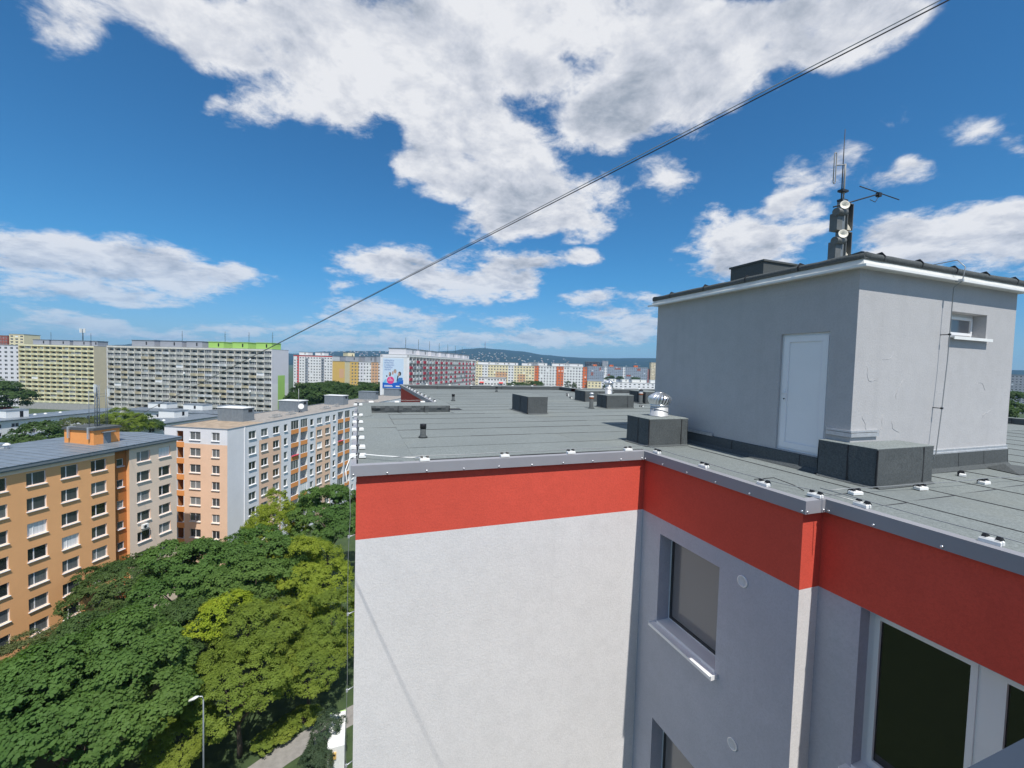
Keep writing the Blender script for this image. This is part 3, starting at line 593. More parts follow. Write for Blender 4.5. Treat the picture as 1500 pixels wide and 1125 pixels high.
# eaves: white boards, drip edge, rolled black roofing edge
zE = hz_(HZT); ov = 0.09
brd = MB(); brd.ring([[(-ov-.04, -ov-.04, zE), (HW+ov+.04, -ov-.04, zE), (HW+ov+.04, HD+ov+.04, zE), (-ov-.04, HD+ov+.04, zE)], [(-ov+.02, -ov+.02, zE+.14), (HW+ov-.02, -ov+.02, zE+.14), (HW+ov-.02, HD+ov-.02, zE+.14), (-ov+.02, HD+ov-.02, zE+.14)]], 0, False); eave = brd.obj('eave_board', M['eave_paint'], hut)
dp = MB()
for x0, x1, y0, y1 in ((-ov-.085, HW+ov+.12, -ov-.085, -ov-.041), (-ov-.085, -ov-.041, -ov-.0405, HD+ov+.10)): dp.box(x0, x1, y0, y1, zE-.012, zE+.022)
dp.obj('drip_edge', M['white_paint'], hut)
rr = random.Random(2); zr = zE+.14
def fold(p0, p1, inw, n):
    """membrane folded over the roof edge: upright face, soft shoulder, slope back on to the roof"""
    p0, p1, inw = Vector(p0), Vector(p1), Vector(inw); rings = []
    for k in range(n+1):
        c = p0.lerp(p1, k/n); j = rr.uniform(-.007, .007); h = .085+rr.uniform(-.008, .008)
        rings.append([c+inw*(.0+j)+Vector((0, 0, -.02)), c+inw*(-.012+j)+Vector((0, 0, h*.5)), c+inw*(.012+j)+Vector((0, 0, h*.9)), c+inw*.05+Vector((0, 0, h)), c+inw*.14+Vector((0, 0, h*.9)), c+inw*.34+Vector((0, 0, .06)), c+inw*.34+Vector((0, 0, 0))])
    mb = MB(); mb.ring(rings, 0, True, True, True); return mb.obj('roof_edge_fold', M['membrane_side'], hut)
e0, e1, f0, f1_ = -ov-.006, HW+ov+.012, -ov-.012, HD+ov+.012
fold((e0, f0, zr), (e1, f0, zr), (0, 1, 0), 14); fold((e0, f0+.001, zr), (e0, f1_, zr), (1, 0, 0), 14); fold((e1, f0+.001, zr), (e1, f1_, zr), (-1, 0, 0), 10); fold((e0, f1_, zr), (e1, f1_, zr), (0, -1, 0), 10)
hr = MB(); hr.box(-ov+.02, HW+ov-.02, -ov+.02, HD+ov-.02, zE+.142, zE+.205); hro = hr.obj('roof', M['membrane'], hut)
bt = MB(); bt.ring([[(-.011, -.006, -.018), (.011, -.006, -.018), (.011, .3, .02), (-.011, .3, .02)], [(-.011, -.02, .06), (.011, -.02, .06), (.011, .3, .05), (-.011, .3, .05)], [(-.011, .03, .126), (.011, .03, .126), (.011, .28, .085), (-.011, .28, .085)]], 0, False); btm = bt.mesh('edge_lap', M['bitumen'])
for k in range(5): link('edge_lap', btm, hut, (0.35+k*.95, f0, zr))
for k in range(4): link('edge_lap', btm, hut, (e0, 0.9+k*1.05, zr), R(-90))
# base flashings: one child per dressing sheet
rb = random.Random(5)
def flash(fr, a, b, z1, n, metal=True):
    cuts = [a+(b-a)*k/n for k in range(n+1)]
    for k in range(n):
        mb = MB(); t = .028+.004*(k % 2); e0 = cuts[k]; e1 = cuts[k+1]+.02*(k < n-1)
        P = lambda s, yy, zz: fr.pt(s, yy, zz)
        mb.poly([P(e0, -.10, .0), P(e1, -.10, .0), P(e1, -t-.01, .06), P(e0, -t-.01, .06)]); mb.poly([P(e0, -t-.01, .06), P(e1, -t-.01, .06), P(e1, -t, z1), P(e0, -t, z1)])
        mb.poly([P(e0, -t, z1), P(e1, -t, z1), P(e1, 0.0, z1+.008), P(e0, 0.0, z1+.008)]); mb.poly([P(e1, -t-.001, z1), P(e1, -t-.012, .05), P(e1-.014, -t-.013, .05), P(e1-.014, -t-.002, z1)], 1)
        mb.poly([P(e1, -t, z1), P(e1, -t-.01, 0), P(e1, 0, 0), P(e1, 0, z1)])
        mb.obj('flashing_sheet', [M['membrane_side'], M['bitumen']], hut)
    if metal:
        mb = MB()
        for q0, q1, zz, t in ((a, b, z1+.012, .03), (a, b, z1+.062, .018)):
            c = [fr.pt(q0, -t, zz-.012), fr.pt(q1, -t, zz-.012), fr.pt(q1, -t, zz+.012), fr.pt(q0, -t, zz+.012)]; mb.poly(c); mb.poly([fr.pt(q0, -t, zz+.012), fr.pt(q1, -t, zz+.012), fr.pt(q1, 0, zz+.016), fr.pt(q0, 0, zz+.016)])
        mb.poly([fr.pt(a, -.016, z1+.02), fr.pt(b, -.016, z1+.02), fr.pt(b, -.012, z1+.055), fr.pt(a, -.012, z1+.055)])
        mb.obj('flashing_bar', M['galvanised'], hut)
flash(hl_, 1.05, HD-.06, 0.235, 5, False); flash(hf, 1.2, HW, 0.30, 4); flash(hr_, 0, HD, 0.28, 3)
mb = MB(); mb.box(.02, .9, -.05, -.02, .24, .3); hl_.put('flashing_bar', mb.mesh('flashing_bar', M['galvanised']), hut, 1.05, 0, 0)
# corner collar of the flashing above the shaft box
mb = MB(); mb.box(-.035, .62, -.035, -.004, .66, .72); mb.box(-.035, .62, -.03, -.004, .73, .76); mb.box(-.035, -.004, -.004, .34, .66, .72); mb.box(-.03, -.004, -.004, .34, .73, .76)
mb.obj('flashing_collar', M['galvanised'], hut)
# conductor on stand-offs down the sunlit face
wx = 9.20-HX0
mb = MB(); mb.tube([(wx+.12, .3, zE+.33), (wx+.10, -.12, zE+.34), (wx+.07, -.24, zE+.2), (wx+.06, -.22, zE-.02), (wx+.05, -.12, zE-.12), (wx+.02, -.12, 1.9), (wx-.05, -.12, 1.0), (wx-.10, -.11, .34), (wx-.12, -.05, .1)], .007, 6); link('wire', mb.mesh('wire', M['cable_pale']), hut)
mb = MB(); mb.box(wx+.035, wx+.075, -.235, -.14, zE-.03, zE+.01); link('bracket', mb.mesh('bracket', M['galvanised']), hut)
for zz, xx in ((2.33, wx+.03), (1.1, wx-.045)):
    mb = MB(); mb.tube([(xx, 0, zz), (xx, -.12, zz)], .008, 6); mb.box(xx-.015, xx+.015, -.135, -.105, zz-.015, zz+.015); link('bracket', mb.mesh('bracket', M['dark_steel']), hut)

# ------------------------------------------------------------------ shaft boxes, turbine vents, pipes
def shaft_box(x0, x1, y0, y1, h, label, lid=0.03, laps=(), seed=1):
    q = random.Random(seed); w, d = x1-x0, y1-y0
    t = thing('shaft_box', label, 'roof box', (x0, y0, ZR), 0, 'membrane clad shaft boxes on the flat roof')
    def skin(fr, ln, sub):
        cuts = [0]+[c*ln for c in sub]+[ln]
        for a, b in zip(cuts, cuts[1:]):
            mb = MB(); n = 6; e = .012+.006*q.random()
            g0 = [(a+(b-a)*k/n) for k in range(n+1)]; z = [0, .05, .35, .7, 1.0]; off = [[q.uniform(-.008, .008) if 0 < r < 4 else 0 for _ in g0] for r in range(5)]
            for r in range(4):
                for k in range(n):
                    P = lambda kk, rr_: fr.pt(g0[kk], -e-(.05 if rr_ == 0 else 0)+off[rr_][kk], h*z[rr_])
                    mb.poly([P(k, r), P(k+1, r), P(k+1, r+1), P(k, r+1)], 0, True)
            if b < ln: mb.poly([fr.pt(b-.018, -e-.008, .02), fr.pt(b+.004, -e-.008, .02), fr.pt(b+.004, -e-.008, h), fr.pt(b-.018, -e-.008, h)], 1)
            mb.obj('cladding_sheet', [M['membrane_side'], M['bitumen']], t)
    skin(Frame(0, 0, 0), w, laps); skin(Frame(0, d, R(-90)), d, (.55,) if d > .7 else ()); skin(Frame(w, 0, R(90)), d, ()); skin(Frame(w, d, R(180)), w, ())
    mb = MB(); mb.ring([[(-.012, -.012, h-.012), (w+.012, -.012, h-.012), (w+.012, d+.012, h-.012), (-.012, d+.012, h-.012)], [(-.014, -.014, h+lid*.3), (w+.014, -.014, h+lid*.3), (w+.014, d+.014, h+lid*.3), (-.014, d+.014, h+lid*.3)], [(.03, .03, h+lid*.8), (w-.03, .03, h+lid*.8), (w-.03, d-.03, h+lid*.8), (.03, d-.03, h+lid*.8)]], 0, False); mb.obj('lid', M['membrane'], t)
    mb = MB(); mb.box(-.026, -.008, -.026, -.008, .03, h-.01); mb.obj('edge_strip', M['bitumen'], t)
    return t
def turbine(x, y, z, rad, neck_h, label):
    t = thing('turbine_vent', label, 'roof vent', (x, y, z), 0, 'spinning turbine vents on the shaft boxes')
    r0 = rad*.80
    mb = MB(); mb.lathe([(r0*1.12, 0), (r0*1.12, .012), (r0, .014), (r0, neck_h), (r0*.2, neck_h+.002)], 28); mb.obj('neck', M['galvanised'], t)
    mb = MB(); mb.tube([(r0*1.02*math.cos(a), r0*1.02*math.sin(a), neck_h*.55-.1*math.cos(a)*0.5) for a in np.linspace(0, 2*math.pi, 25)], .008, 5); mb.obj('neck_seam', M['galvanised'], t)
    mb = MB(); mb.lathe([(r0*.98, neck_h-.01), (rad*.86, neck_h), (rad*.86, neck_h+.03), (r0*.9, neck_h+.035)], 28); mb.obj('base_ring', M['bright_metal'], t)
    zb = neck_h+.035; hh = rad*1.12; n = 22; mbv = MB(); m = 9; pr = []
    for k in range(m+1):
        u = k/m; zz = zb+hh*u; rr_ = rad*(.86+(1.04-.86)*math.sin(math.pi*min(1, u*1.1)) if u < .5 else max(.22, math.cos((u-.5)*2*1.28)*1.03)); tw = .30*u
        pr.append((rr_, zz, tw))
    wv = 2*math.pi/n*1.12
    for k in range(m):
        (ra, za, ta), (rb_, zb2, tb) = pr[k], pr[k+1]
        A = lambda r, z, a: (r*math.cos(a), r*math.sin(a), z)
        mbv.poly([A(ra, za, ta), A(ra*.90, za, ta+wv), A(rb_*.90, zb2, tb+wv), A(rb_, zb2, tb)], 0, True)
        mid = lambda r, z, a: A(r*1.035, z, a+wv*.4)
        mbv.poly([A(ra, za, ta), mid(ra, za, ta), mid(rb_, zb2, tb), A(rb_, zb2, tb)][::-1], 0, True)
        mbv.poly([mid(ra, za, ta), A(ra*.90, za, ta+wv), A(rb_*.90, zb2, tb+wv), mid(rb_, zb2, tb)][::-1], 0, True)
    vm = mbv.mesh('vane', M['bright_metal'])
    for k in range(n): link('vane', vm, t, (0, 0, 0), 2*math.pi*k/n)
    mb = MB(); mb.lathe([(rad*.36, zb+hh*.955), (rad*.34, zb+hh*1.0), (rad*.12, zb+hh*1.03), (.002, zb+hh*1.035)], 20); mb.obj('cap', M['bright_metal'], t)
    mb = MB(); mb.lathe([(rad*.55, zb), (rad*.5, zb+hh*.8), (.01, zb+hh*.9)], 16); mb.obj('core', M['dark_steel'], t)
    return t
shaft_box(5.73, 6.72, 7.27, 8.02, .57, 'black membrane box with large silver turbine vent, left of the roof hut door', .03, (.83,), 2)
turbine(6.28, 7.66, ZR+.60, .235, .22, 'large silver turbine vent left of the grey roof hut, nearest of the two')
shaft_box(5.43, 6.15, 13.25, 14.75, .58, 'square dark box standing alone in the middle of the roof', .02, (), 3)
shaft_box(9.53, 10.82, 14.82, 15.55, .52, 'dark box with far turbine vent, beside a capped orange ringed pipe', .03, (.78,), 4)
turbine(9.98, 15.40, ZR+.55, .18, .34, 'small silver turbine vent on the far box beyond the hut corner')
shaft_box(10.3, 11.9, 17.9, 18.9, .50, 'low dark box behind the far turbine vent', .03, (.5,), 5)
shaft_box(12.9, 13.9, 16.75, 18.0, .55, 'dark box half hidden behind the hut corner and near turbine', .03, (), 6)
shaft_box(6.97, 8.28, 3.84, 4.64, .56, 'wide dark membrane box built against the front corner of the roof hut', .02, (.82,), 7)
sh = MB(); sh.tube([(0, 0, 0), (0, 0, .3)], .045, 12); sh.tube([(0, 0, .3), (0, 0, .335)], .05, 12, 1); sh.tube([(0, 0, .28), (0, 0, .3)], .05, 12, 2); sp = sh.obj('vent_pipe', [M['membrane_side'], M['white_paint'], M['vivid_orange']], None, (6.86, 7.5, ZR)); tag(sp, 'thin pipe with white and orange collars behind the near turbine box', 'pipe')
def vent_pipe(x, y, h, w, label, rusty):
    t = thing('vent_pipe', label, 'vent pipe', (x, y, ZR), 0, 'vent pipes on the flat roof'); r = w/2
    mb = MB(); mb.lathe([(r*1.5, 0), (r*1.15, .03), (r*.92, .06), (r*.92, h*.72)], 18); mb.obj('sleeve', M['membrane_side'], t)
    if rusty:
        mb = MB(); mb.lathe([(r*1.0, h*.60), (r*1.02, h*.62), (r*1.02, h*.70), (r*.9, h*.71)], 18); mb.obj('clamp_ring', M['rust'], t)
        mb = MB(); mb.lathe([(r*1.02, h*.70), (r*1.04, h*.745), (r*.9, h*.75)], 18); mb.obj('collar', M['white_paint'], t)
        mb = MB(); mb.lathe([(r*.75, h*.74), (r*.75, h*.9), (r*.7, h*.9)], 18); mb.obj('throat', M['galvanised'], t)
        mb = MB(); mb.lathe([(r*1.05, h*.90), (r*1.05, h*.93), (r*.5, h*.99), (.005, h)], 18); mb.obj('cap', M['galvanised'] if rusty == 1 else M['black_plastic'], t)
    else:
        mb = MB(); mb.lathe([(r*.9, h*.66), (r*1.02, h*.665), (r*1.02, h*.98), (r*.95, h), (.005, h)], 18); mb.obj('cap', M['black_plastic'], t)
vent_pipe(1.36, 9.30, .29, .135, 'short grey pipe with black cap on the near left of the roof', 0)
vent_pipe(4.0, 18.5, .30, .135, 'short black capped pipe mid roof, below the poster building', 0)
vent_pipe(8.09, 24.9, .31, .145, 'short black capped pipe farthest away by the back kerb', 0)
vent_pipe(8.87, 14.9, .64, .18, 'tall pipe with rusty ring and silver cap beside the far box', 1)
vent_pipe(12.75, 16.9, .68, .20, 'tall pipe with rusty ring and black cowl left of the hut wall', 2)
mb = MB(); mb.poly([(0, 0, .005), (.75, -.1, .01), (.8, .25, .05), (.3, .3, .11)], 0, True); mb.poly([(.3, .3, .11), (.8, .25, .05), (.85, .5, .004), (.2, .5, .004)], 0, True); mb.poly([(0, 0, .005), (.3, .3, .11), (.2, .5, .004)], 0, True)
tag(mb.obj('membrane_offcut', M['membrane_side'], None, (10.55, 3.72, ZR)), 'dark folded offcut of roofing lying at the right edge of the picture', 'offcut')
shaft = MB().box(0, 1.3, 0, .9, 0, .72, 0).box(-.03, 1.33, -.03, .93, .72, .76, 0)
o = shaft.obj('roof_hatch', M['membrane_side'], None, (8.62, 7.2, HZT+.2)); tag(o, 'low dark hatch box on top of the grey roof hut', 'hatch')

# ------------------------------------------------------------------ siren and aerial mast on the hut
ZM = HZT+.235; mx, my = 8.10, 5.25
mast = thing('siren_mast', 'steel mast with four horn loudspeakers and aerials on the roof hut', 'siren mast', (mx, my, ZM))
mz = lambda z: z-ZM
mb = MB(); mb.box(-.05, .04, -.05, .05, 0, mz(3.12)); mb.box(-.14, .14, -.14, .14, 0, .02); link('post', mb.mesh('post', M['corrugated']), mast)
mb = MB(); mb.tube([(0.03, 0, mz(2.9)), (0.03, 0, mz(3.55)), (0.03, 0, mz(3.77))], .015, 8); link('aerial_pole', mb.mesh('aerial_pole', M['concrete']), mast)
def tier(z0):
    """one pair of public-address horns: an upright open channel on the right, a boxed horn with drum and round mouth on the left"""
    ch = MB(); ch.box(.04, .20, .07, .085, z0, z0+.47); ch.box(.035, .05, -.085, .07, z0, z0+.47); ch.box(.19, .205, -.075, .07, z0, z0+.47); ch.ring([[(.04, -.08, z0+.46), (.2, -.07, z0+.46), (.2, .08, z0+.46), (.04, .08, z0+.46)], [(.05, -.05, z0+.485), (.19, -.05, z0+.485), (.19, .07, z0+.485), (.05, .07, z0+.485)]], 0, False)
    o = link('horn', ch.mesh('horn', M['siren_paint']), mast)
    fan = MB(); c = (.05, -.06, z0+.005); pts = [(c[0]+.145*math.cos(a), c[1]+.06*math.sin(a), c[2]+.17*math.sin(a)) for a in np.linspace(0, math.pi/2, 9)]; fan.poly([c]+pts); fan.ring([[p for p in (c, pts[0], pts[4], pts[8])], [(p[0], p[1]+.1, p[2]) for p in (c, pts[0], pts[4], pts[8])]], 0, False); link('horn_throat', fan.mesh('horn_throat', M['cream_metal']), o)
    dr_ = MB(); dr_.tube([(.2, .02, z0+.21), (.27, .02, z0+.21)], .045, 12); link('driver', dr_.mesh('driver', M['siren_paint']), o)
    bx = MB(); bx.box(-.19, -.05, -.06, .07, z0-.03, z0+.27); o2 = link('horn', bx.mesh('horn', M['siren_paint']), mast)
    dm = MB(); dm.tube([(-.24, -.07, z0+.27), (.0, -.07, z0+.29)], .055, 14); dm.tube([(-.25, -.07, z0+.268), (-.235, -.07, z0+.27)], .065, 14); link('driver', dm.mesh('driver', M['siren_paint']), o2)
    mt = MB(); mt.lathe([(.03, -.05), (.05, 0), (.078, .035), (.07, .035), (.035, .0), (.01, -.01)], 18); link('horn_mouth', mt.mesh('horn_mouth', M['cream_metal']), o2, (-.10, -.10, z0+.38), 0, rot=Euler((R(78), 0, R(-32))))
M['siren_paint'] = plain('siren_paint', (0.15, 0.155, 0.15), .55, .1, .15, 8); M['cream_metal'] = plain('cream_metal', (0.80, 0.75, 0.64), .5)
for zt_ in (mz(2.60), mz(2.10)): tier(zt_)
mb = MB(); mb.tube([(-.02, 0, mz(2.85)), (-.03, 0, mz(3.7)), (-.03, 0, mz(4.36))], [.011, .010, .006], 6); link('whip_aerial', mb.mesh('whip_aerial', M['dark_steel']), mast)
lp = MB(); Lx, Lw = -.235, .055; zt, zb = mz(3.92), mz(3.38); pts = [(Lx-Lw/2, 0, zb+.03), (Lx-Lw/2, 0, zt-.03)]+[(Lx-Lw/2*math.cos(a), 0, zt-.03+Lw/2*math.sin(a)) for a in np.linspace(.3, math.pi-.3, 5)]+[(Lx+Lw/2, 0, zt-.03), (Lx+Lw/2, 0, zb+.03)]+[(Lx+Lw/2*math.cos(a), 0, zb+.03-Lw/2*math.sin(a)) for a in np.linspace(.3, math.pi-.3, 5)]+[(Lx-Lw/2, 0, zb+.03)]
lp.tube(pts, .009, 6); lp.tube([(Lx+Lw/2, 0, mz(3.70)), (.03, 0, mz(3.76))], .01, 6); link('dipole_aerial', lp.mesh('dipole_aerial', M['concrete']), mast)
yg = MB(); yg.tube([(-.26, -.03, mz(2.96)), (.97, -.03, mz(3.39))], .014, 6); yg.tube([(.40, -.03, mz(3.43)), (1.54, -.03, mz(3.37))], .009, 6); yg.tube([(.7, -.03, mz(3.24)), (.8, -.06, mz(3.2)), (.95, -.03, mz(3.34))], .006, 6); yg.box(.9, .98, -.06, 0, mz(3.33), mz(3.40)); link('beam_aerial', yg.mesh('beam_aerial', M['dark_steel']), mast)
clm = MB().box(-.07, .09, -.045, .045, -.018, .018).mesh('clamp', M['dark_steel'])
for z in (2.88, 3.12, 3.29): link('clamp', clm, mast, (0, 0, mz(z)))

# ------------------------------------------------------------------ lightning wire and its holder blocks
hb = MB()
a_, b_ = .088, .046
hb.ring([[(-a_, -b_, 0), (a_, -b_, 0), (a_, b_, 0), (-a_, b_, 0)], [(-a_, -b_, .036), (a_, -b_, .036), (a_, b_, .036), (-a_, b_, .036)], [(-a_*.82, -b_*.75, .056), (a_*.82, -b_*.75, .056), (a_*.82, b_*.75, .056), (-a_*.82, b_*.75, .056)]], 0, False)
hbm = hb.mesh('block', M['white_paint'])
ck = MB(); ck.ring([[(-.022, -.05, .0), (.022, -.05, .0), (.022, .05, .0), (-.022, .05, .0)], [(-.022, -.052, .045), (.022, -.052, .045), (.022, .052, .045), (-.022, .052, .045)], [(-.016, -.022, .086), (.016, -.022, .086), (.016, .022, .086), (-.016, .022, .086)]], 0, False); ckm = ck.mesh('clip', M['black_plastic'])
ORD = ['first', 'second', 'third', 'fourth', 'fifth', 'sixth', 'seventh', 'eighth', 'ninth', 'tenth', 'eleventh', 'twelfth']
def holders(pts, rz, text, wire=True, jit=0.12, wz=.085, black=True, pair=False):
    q = random.Random(len(pts)*7+int(abs(pts[0][0])*10))
    for k, (x, y, z) in enumerate(pts):
        t = thing('wire_holder', 'white wire block, ' + ORD[k] + ' ' + text, 'wire holder', (x, y, z), rz+q.uniform(-jit, jit), 'lightning wire holder blocks on the roof')
        t.scale = (.9, .9, .9)
        if pair:
            link('block', hbm, t, (0, -.085, 0), 0, sc=(.62, 1.3, 1.25)); link('block', hbm, t, (0, .085, 0), 0, sc=(.62, 1.3, 1.25)); link('clip', ckm, t, (0, 0, .0)); continue
        link('block', hbm, t)
        if black:
            link('clip', ckm, t, (-.052, .012, .002)); link('clip', ckm, t, (.056, .012, .002))
    if wire:
        P = []
        e = (Vector(pts[-1])-Vector(pts[0])); e.normalize(); P.append(Vector(pts[0])-e*.5)
        for a, b in zip(pts, pts[1:]): P += [Vector(a), Vector(a).lerp(Vector(b), .5)+Vector((q.uniform(-.02, .02), q.uniform(-.02, .02), -.012))]
        P += [Vector(pts[-1]), Vector(pts[-1])+e*.5]
        mb = MB(); mb.tube([(p.x, p.y, p.z+wz) for p in P], .0055, 6)
        tag(mb.obj('lightning_wire', M['cable_pale']), 'thin metal lightning wire on blocks ' + wire, 'wire')
zf = ZR+.012
holders([(1.05, 6.955, zf), (2.44, 6.955, zf), (3.74, 6.955, zf), (5.0, 6.96, zf)], 0, 'from the left along the sunlit front roof edge', 'along the sunlit front roof edge')
holders([(5.42, 6.62, zf), (5.43, 5.46, zf), (5.44, 4.36, zf), (5.62, 3.76, zf)], R(-90), 'along the shaded edge before the small corner return', 'along the shaded edge below the roof hut')
holders([(5.80, 3.32, zf), (5.81, 2.2, zf)], R(-90), 'from the corner return along the right lower roof edge', 'along the right lower roof edge')
holders([(6.35, 3.72, ZR), (7.6, 3.62, ZR), (9.05, 3.55, ZR), (10.5, 3.48, ZR)], R(-4), 'from the left on the roof in front of the hut', 'across the roof in front of the hut')
holders([(9.4, 3.95, ZR)], R(25), 'lying loose on the roof in front of the hut window', False)
holders([(0.02, 7.45, zf), (0.02, 8.22, zf), (0.02, 9.25, zf), (0.02, 10.4, zf), (0.02, 11.7, zf), (0.03, 13.1, ZR+.03), (0.03, 14.3, KERB+.01)], R(90), 'from the front along the left roof edge', 'along the left roof edge', .1, .085, True, True)
holders([(.45, 15.3, KERB+.01), (1.3, 15.3, KERB+.01), (2.2, 15.3, KERB+.01)], 0, 'on the raised back edge of the left wing', 'on the raised back edge of the left wing', .12, .085, False)
holders([(2.70, 15.7+k*1.18, KERB+.01) for k in range(9)], R(90), 'along the stepped edge above the dark red wall', 'along the stepped edge above the dark red wall')
holders([(4.3+k*1.5, 28.1, KERB+.005) for k in range(7)], 0, 'from the left along the far back kerb', 'along the far back kerb')
holders([(14.0, 27.6, KERB+.005), (13.95, 26.3, KERB+.005), (14.3, 25.4, KERB+.005)], R(90), 'at the step in the far back kerb', 'at the step in the far back kerb', .12, .085, False)
holders([(16.2, 25.4, KERB+.005), (17.6, 25.4, KERB+.005), (19.0, 25.4, KERB+.005)], 0, 'from the left on the back kerb beside the hut', 'on the back kerb beside the hut', .12, .085, False)
holders([(11.8, 22.6, ZR), (11.2, 21.4, ZR), (10.6, 19.9, ZR), (11.75, 16.4, ZR), (11.6, 15.3, ZR)], R(100), 'from the back across the roof by the far boxes', 'across the roof by the far boxes')
mb = MB(); mb.tube([(-.14, 7.05, -1.9), (-.16, 7.2, -1.72), (-.1, 7.38, -1.58), (.05, 7.45, -1.53), (.4, 7.2, -1.53), (.8, 7.0, -1.53), (1.05, 6.955, -1.53)], .009, 6); tag(mb.obj('lightning_wire', M['white_paint']), 'thick pale wire curling over the left front roof corner', 'wire')
mb = MB(); mb.tube([(5.42, 4.5, ZR+.06), (5.62, 4.35, ZR+.11), (5.75, 4.15, ZR+.05), (5.78, 4.02, ZR+.005)], .006, 6); tag(mb.obj('cable_loop', M['cable']), 'short loose cable loop by the shaded roof edge', 'cable')
# ------------------------------------------------------------------ the twin cable overhead
a = Vector((0.69, 0.33, 0.47)); 
def cable_pt(t):
    """hangs from a pole behind the camera to the orange roof house; sags slightly"""
    A, B = Vector((4.05, -2.55, 2.02)), Vector((-30.0, 69.5, -8.75)); p = A.lerp(B, t); return p
CB = [(4.75, -3.95, 2.32), (3.1, -1.15, 1.63), (1.5, 1.55, 1.13), (0.13, 3.93, 0.62), (-1.62, 7.2, -0.03)]
n_c = Vector((0.0, 0.0, 0.0))
r1 = Vector((0.7745, 0.3755, 0.5308)); r2 = Vector((-0.1389, 0.9893, 0.0431))   # two sight directions that fix the plane it hangs in
r1 = Vector((math.sin(R(64.15))*math.cos(R(31.69)), math.cos(R(64.15))*math.cos(R(31.69)), math.sin(R(31.69)))); r2 = Vector((math.sin(R(-7.99))*math.cos(R(2.47)), math.cos(R(-7.99))*math.cos(R(2.47)), math.sin(R(2.47))))
n_c = r1.cross(r2).normalized()
def in_plane(x, y): return Vector((x, y, -(n_c.x*x+n_c.y*y)/n_c.z))
XY = [(5.1, -3.0), (3.4, -0.4), (1.72, 2.15), (0.3, 4.32), (-1.75, 7.6), (-4.6, 12.9), (-8.0, 20.2), (-12.2, 30.0), (-17, 41.2), (-22, 52.8), (-27.5, 65.6), (-29.6, 70.6)]
CP = [in_plane(x, y) for x, y in XY]
def smooth_path(P, k=6):
    out_ = []
    for i in range(len(P)-1):
        p0, p1, p2, p3 = P[max(i-1, 0)], P[i], P[i+1], P[min(i+2, len(P)-1)]
        for j in range(k):
            t = j/k; out_.append(0.5*((2*p1)+(p2-p0)*t+(2*p0-5*p1+4*p2-p3)*t*t+(3*p1-p0-3*p2+p3)*t**3))
    return out_+[P[-1]]
CPS = smooth_path(CP)
cab = thing('overhead_cable', 'twin dark cable stretched across the sky down to the orange building', 'cable', (CP[0].x, CP[0].y, CP[0].z))
mb = MB(); mb.tube([p-CP[0] for p in CPS], [.0032 if k < 24 else .0032+.0002*(k-24) for k in range(len(CPS))], 8); link('wire', mb.mesh('wire', M['cable']), cab)
mb = MB(); mb.tube([p-CP[0]+Vector((0.003*math.sin(k*.4), 0, .008+.009*abs(math.sin(k*.12+.5)))) for k, p in enumerate(CPS)], .0026, 8); link('wire', mb.mesh('wire', M['cable_pale']), cab)
pl_ = MB(); pl_.tube([(0, 0, 0), (0, 0, CP[0].z-ZR+.25)], .04, 10); pl_.box(-.15, .15, -.15, .15, 0, .02); tag(pl_.obj('cable_pole', M['galvanised'], None, (CP[0].x, CP[0].y, ZR)), 'steel pole on the roof holding the end of the overhead cable', 'pole')
# ------------------------------------------------------------------ neighbouring blocks
def bearing(az): return R(90-az)
def block(name, label, P, az, zb=-37, cat='building', group=None):
    t = thing(name, label, cat, (P[0], P[1], zb), bearing(az), group); t['_zb'] = 0; del t['_zb']; return t
WCACHE = {}
def win_mesh(w, h, split, far):
    k = (round(w, 2), round(h, 2), split, far)
    if k not in WCACHE:
        t = .07 if not far else .10
        fr = MB(); bar_frame(fr, w, h, t, .0, .07)
        if split: fr.box(w*split-t*.6, w*split+t*.6, -.01, .07, t, h-t)
        pn = MB(); pn.box(t*.8, w-t*.8, .03, .045, t*.8, h-t*.8)
        sl = MB(); sl.box(-.06, w+.06, -.28, .02, -.09, -.02)
        if far:
            fr.v = [(x, y, z) for x, y, z in fr.v]; both = MB(); both.v, both.f, both.m, both.sm = fr.v, fr.f, fr.m, fr.sm; both.box(t*.8, w-t*.8, .03, .045, t*.8, h-t*.8, 1); both.box(-.05, w+.05, -.16, .02, -.12, -.02, 0)
            WCACHE[k] = (both.mesh('window', [M['pvc'], M['pane_far']]),)
        else: WCACHE[k] = (fr.mesh('window', M['pvc']), pn.mesh('pane', M['pane']), sl.mesh('sill', M['pvc']))
    return WCACHE[k]
def put_window(F, parent, a, b, c, d, depth, split=.36, far=False, name='window'):
    ms = win_mesh(b-a, d-c, split, far); o = F.put(name, ms[0], parent, a, depth-.08, c)
    if not far:
        link('pane', ms[1], o); link('sill', ms[2], o)
    return o
RB = random.Random(21)
